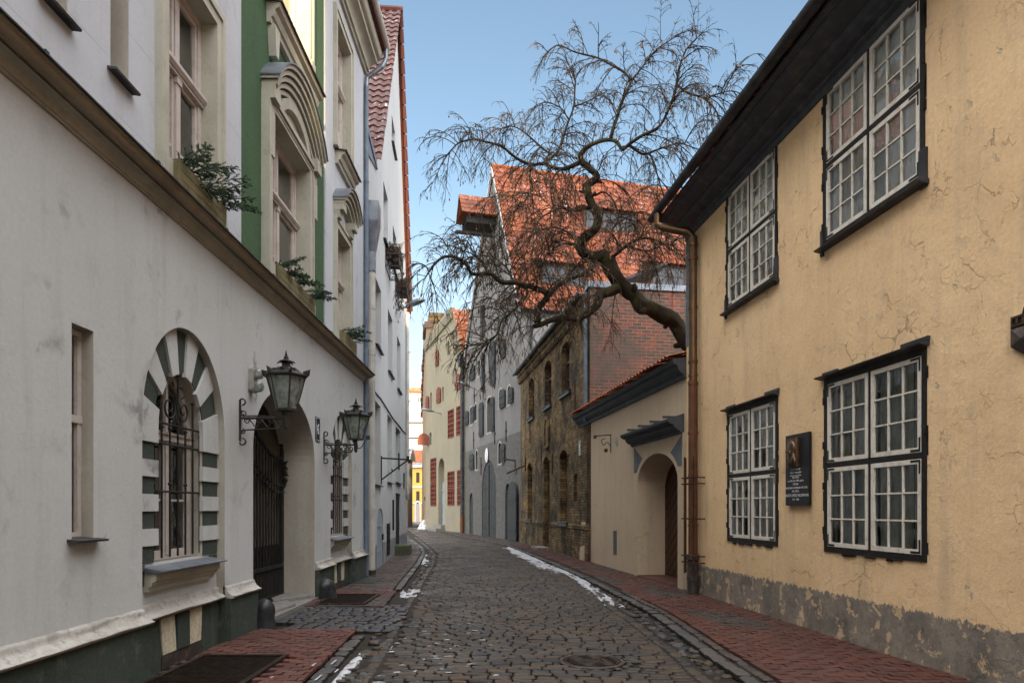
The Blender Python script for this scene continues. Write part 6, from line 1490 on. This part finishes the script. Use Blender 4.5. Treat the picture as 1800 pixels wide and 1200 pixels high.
run(pavg, KR, 4.5, 13, .125, .10, .19,.21, lambda x,y: .028)
pave(pav, 0, 4.4, 8.95, lambda y: wallL(y)+.02, lambda y: interp(KL,y)-.09, .205, .105, .018, skip=ing, alt=pavg)
pave(pavg, 0, 11.15, 13.3, lambda y: wallL(y)+.02, lambda y: interp(KL,y)+.0, .205, .12, .018, skip=ing, alt=pav)
pave(pavg, 0, 13.3, 30, lambda y: wallL(y)+.02, lambda y: interp(KL,y)-.09, .24, .14, .018)
pave(pavg, 0, 30, 44, lambda y: wallL(y)-.3-.09*(y-30), lambda y: interp(KL,y)-.09, .3, .2, .018)
strip('road', M['earth'], lambda y: interp(LL_,y)-1.0, lambda y: interp(RR,y)+.6, -6, 95, -.052, 120)
strip('pavement', M['earth'], lambda y: interp(KR,y)-.0, lambda y: wallR(y)+.3, -6, 56, .004, 100)
strip('pavement', M['earth'], lambda y: wallL(y)-.3, lambda y: interp(KL,y)+.05, -6, 50, -.055, 100)
tag(cob.build('road', [M['cobble'], M['earth']]), kind='structure'); tag(blue.build('pavement', [M['blue_sett'], M['earth']]), kind='structure'); tag(kb.build('kerb', [M['kerb'], M['earth']]), kind='structure')
tag(pav.build('pavement', M['paver']), kind='structure'); tag(pavg.build('pavement', [M['paver_grey'], M['earth']]), kind='structure')
# manhole
t = empty('manhole_cover', (MH[0],MH[1],zroad(*MH)-.012), .3, 'round ribbed iron manhole cover set in the cobbles', 'manhole'); m = MB()
m.lathe([(MHR,-.06),(MHR,.004),(MHR-.015,.012),(MHR-.035,.008),(MHR-.04,-.012),(.001,-.012)],(0,0,0),40); m.build('rim', M['cast'], t)
m = MB(); m.lathe([(MHR-.05,-.03),(MHR-.05,.004),(MHR-.06,.008),(MHR-.075,.0),(.11,.0),(.10,.009),(.085,.009),(.001,.006)],(0,0,0),40)
for i in range(-8,9):
    yy = i*.034; pts = [(x*.01*3.0,yy+.012*math.sin(x*.9),.004) for x in range(-10,11) if .115**2 < (x*.03)**2+yy*yy < (MHR-.08)**2]
    run_ = []
    for q in pts:
        if run_ and q[0]-run_[-1][0] > .04:
            if len(run_) > 1: m.tube(run_,.009,5)
            run_ = []
        run_.append(q)
    if len(run_) > 1: m.tube(run_,.009,5)
m.build('lid', M['rust_dark'], t)
# old snow
def snow_strip(m, c_tab, y0, y1, wmax, hmax, seed, nx=13, dy=.07, th=.0, o=0.0, zb=None):
    ny = int((y1-y0)/dy); vs = []
    for i in range(ny+1):
        y = y0+(y1-y0)*i/ny; c = interp(c_tab,y)+o; e = max(0,math.sin(PI*i/ny))**.35
        for j in range(nx+1):
            s = -1+2*j/nx; n = mnoise.noise(Vector((s*1.1+seed,y*.55,seed)))*.55 + mnoise.noise(Vector((s*3+seed,y*2.2,2)))*.35 + mnoise.noise(Vector((s*7,y*6,seed)))*.18
            h = (1-abs(s)**1.7)*e*.95 + n*.85 - th; z = zroad(c,y) if zb is None else zb
            n2 = mnoise.noise(Vector((s*wmax*9,y*9,seed)))+.6*mnoise.noise(Vector((s*wmax*22,y*22,seed))); vs.append((c+s*wmax*.5+.07*n, y+.05*n2, z-.028+(min(.9,h)*hmax+.016*n2 if h > .12 else -.10)))
    k = nx+1; m.add(vs,[(i*k+j,i*k+j+1,(i+1)*k+j+1,(i+1)*k+j) for i in range(ny) for j in range(nx)])
sn = MB(); snow_strip(sn, RR, 11.0, 17.2, .55, .05, 1.7, 19, .04, .27, .05); snow_strip(sn, RR, 16.2, 29.5, 1.2, .06, 4.2, 27, .05, .24, -.15)
tag(sn.build('snow', M['snow'], None, True), 'melting strip of old snow along the right gutter', None, None, 'stuff')
sn = MB(); snow_strip(sn, LL_, 12.2, 14.4, .8, .026, 8.1, 21, .04, .68, -.15, -.022); snow_strip(sn, LL_, 19.5, 26, .55, .05, 3.3, th=.15, o=-.35); snow_strip(sn, KL, 4.6, 8.0, .13, .03, 5.5, 7, .04, .35, .17, -.02); snow_strip(sn, LL_, 4.6, 7.8, .13, .03, 9.5, 7, .04, .42, -.13)
m = sn
for i in range(70):                                 # snow left in the joints of the near left cobbles
    y = U(5.0,9.5); x = interp(LL_,y)+abs(random.gauss(0,.55)); l = U(.015,.07)
    if random.random() < .72: dx, dy = l, U(.006,.014)
    else: dx, dy = U(.006,.012), l*.6
    z = zroad(x,y)-.004; m.add([(x-dx,y-dy,z),(x,y-dy*1.3,z+.002),(x+dx,y-dy*.6,z),(x+dx*.9,y+dy,z),(x,y+dy*1.2,z+.004),(x-dx,y+dy*.7,z)],[(0,1,2,3,4,5)])
for i in range(9):
    y = U(5.6,7.6); x = -2.35+U(0,.75); l = U(.04,.14); z = .022; m.add([(x-.008,y-l,z),(x+.008,y-l*.8,z),(x+.01,y+l,z),(x-.006,y+l*.9,z)],[(0,1,2,3)])
tag(sn.build('snow', M['snow'], None, True), 'snow crumbs left between the stones on the left side', None, None, 'stuff')
# pile of snow by the cream house
sn = MB(); vs = []; n = 14
for i in range(n+1):
    for j in range(n+1):
        s, q = -1+2*i/n, -1+2*j/n; h = max(-.1,(1-s*s)*(1-q*q)*1.25+.3*mnoise.noise(Vector((s*3,q*3,5)))); vs.append((-7.0+.45*s, 54.6+1.3*q, h*.62-.05))
sn.add(vs,[(i*(n+1)+j,(i+1)*(n+1)+j,(i+1)*(n+1)+j+1,i*(n+1)+j+1) for i in range(n) for j in range(n)]); tag(sn.build('snow', M['snow'], None, True), 'grey heap of cleared snow at the far bend', None, None, 'stuff')

# ---------------------------------------------------------------- sky, sun, camera
SUN_EL, SUN_AZ = CFG['el'], CFG['az']                 # azimuth measured from +y towards +x
ts = Vector((math.sin(math.radians(SUN_AZ))*math.cos(math.radians(SUN_EL)), math.cos(math.radians(SUN_AZ))*math.cos(math.radians(SUN_EL)), math.sin(math.radians(SUN_EL))))
w = bpy.data.worlds.new('World'); S.world = w; w.use_nodes = True; nt = w.node_tree; bg = nt.nodes['Background']
sk = nd(nt, 'TexSky', sky_type='NISHITA', sun_disc=False, sun_elevation=math.radians(SUN_EL), sun_rotation=math.radians(SUN_AZ), altitude=50.0, air_density=CFG['air'], dust_density=CFG['dust'], ozone_density=CFG['ozone'])
g = nd(nt, 'TexCoord').outputs['Generated']; zz = nd(nt, 'SeparateXYZ', {0: g}).outputs[2]
cl = noi(nt, scl(nt, g, (1.2,1.2,3.5)), 2.2, 7, .62, .3)
cm = ma(nt, 'MAXIMUM', ma(nt, 'MULTIPLY', mr(nt, cl, .40, .66), mr(nt, zz, .34, .04, 0, .8)), mr(nt, zz, .42, .02, 0, .7))
col = mx(nt, cm, sk.outputs[0], CFG['cloud'])
# unseen bright cloud added overhead and behind the viewer to light the shaded street
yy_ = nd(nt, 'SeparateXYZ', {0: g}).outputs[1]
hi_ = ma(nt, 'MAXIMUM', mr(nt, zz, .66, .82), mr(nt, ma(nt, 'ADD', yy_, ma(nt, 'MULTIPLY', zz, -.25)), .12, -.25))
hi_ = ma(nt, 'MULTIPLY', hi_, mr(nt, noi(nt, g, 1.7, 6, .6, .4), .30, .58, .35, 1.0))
col = mx(nt, hi_, col, CFG['fill_cloud'])
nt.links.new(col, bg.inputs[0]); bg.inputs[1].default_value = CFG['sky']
sd_ = bpy.data.lights.new('sun', 'SUN'); sd_.energy = CFG['sun']; sd_.angle = math.radians(.5); sd_.color = (1.0,.74,.44)
so = bpy.data.objects.new('sun', sd_); COL.objects.link(so); so.rotation_euler = ts.to_track_quat('Z','Y').to_euler()
cd = bpy.data.cameras.new('camera'); cam = bpy.data.objects.new('camera', cd); COL.objects.link(cam)
cam.location = (0,0,EYE); cam.rotation_euler = (PI/2,0,0); cd.sensor_width = 36; cd.lens = F/1800*36; cd.shift_x = 0; cd.shift_y = (HY-600)/1800; cd.clip_end = 2000; cd.clip_start = .05
S.camera = cam
S.view_settings.view_transform = 'Standard'; S.view_settings.look = 'None'; S.view_settings.gamma = 1; S.view_settings.use_curve_mapping = False
S.view_settings.exposure = CFG['exp']
S.cycles.max_bounces = 8; S.cycles.diffuse_bounces = 4; S.cycles.transparent_max_bounces = 12; S.cycles.use_denoising = True
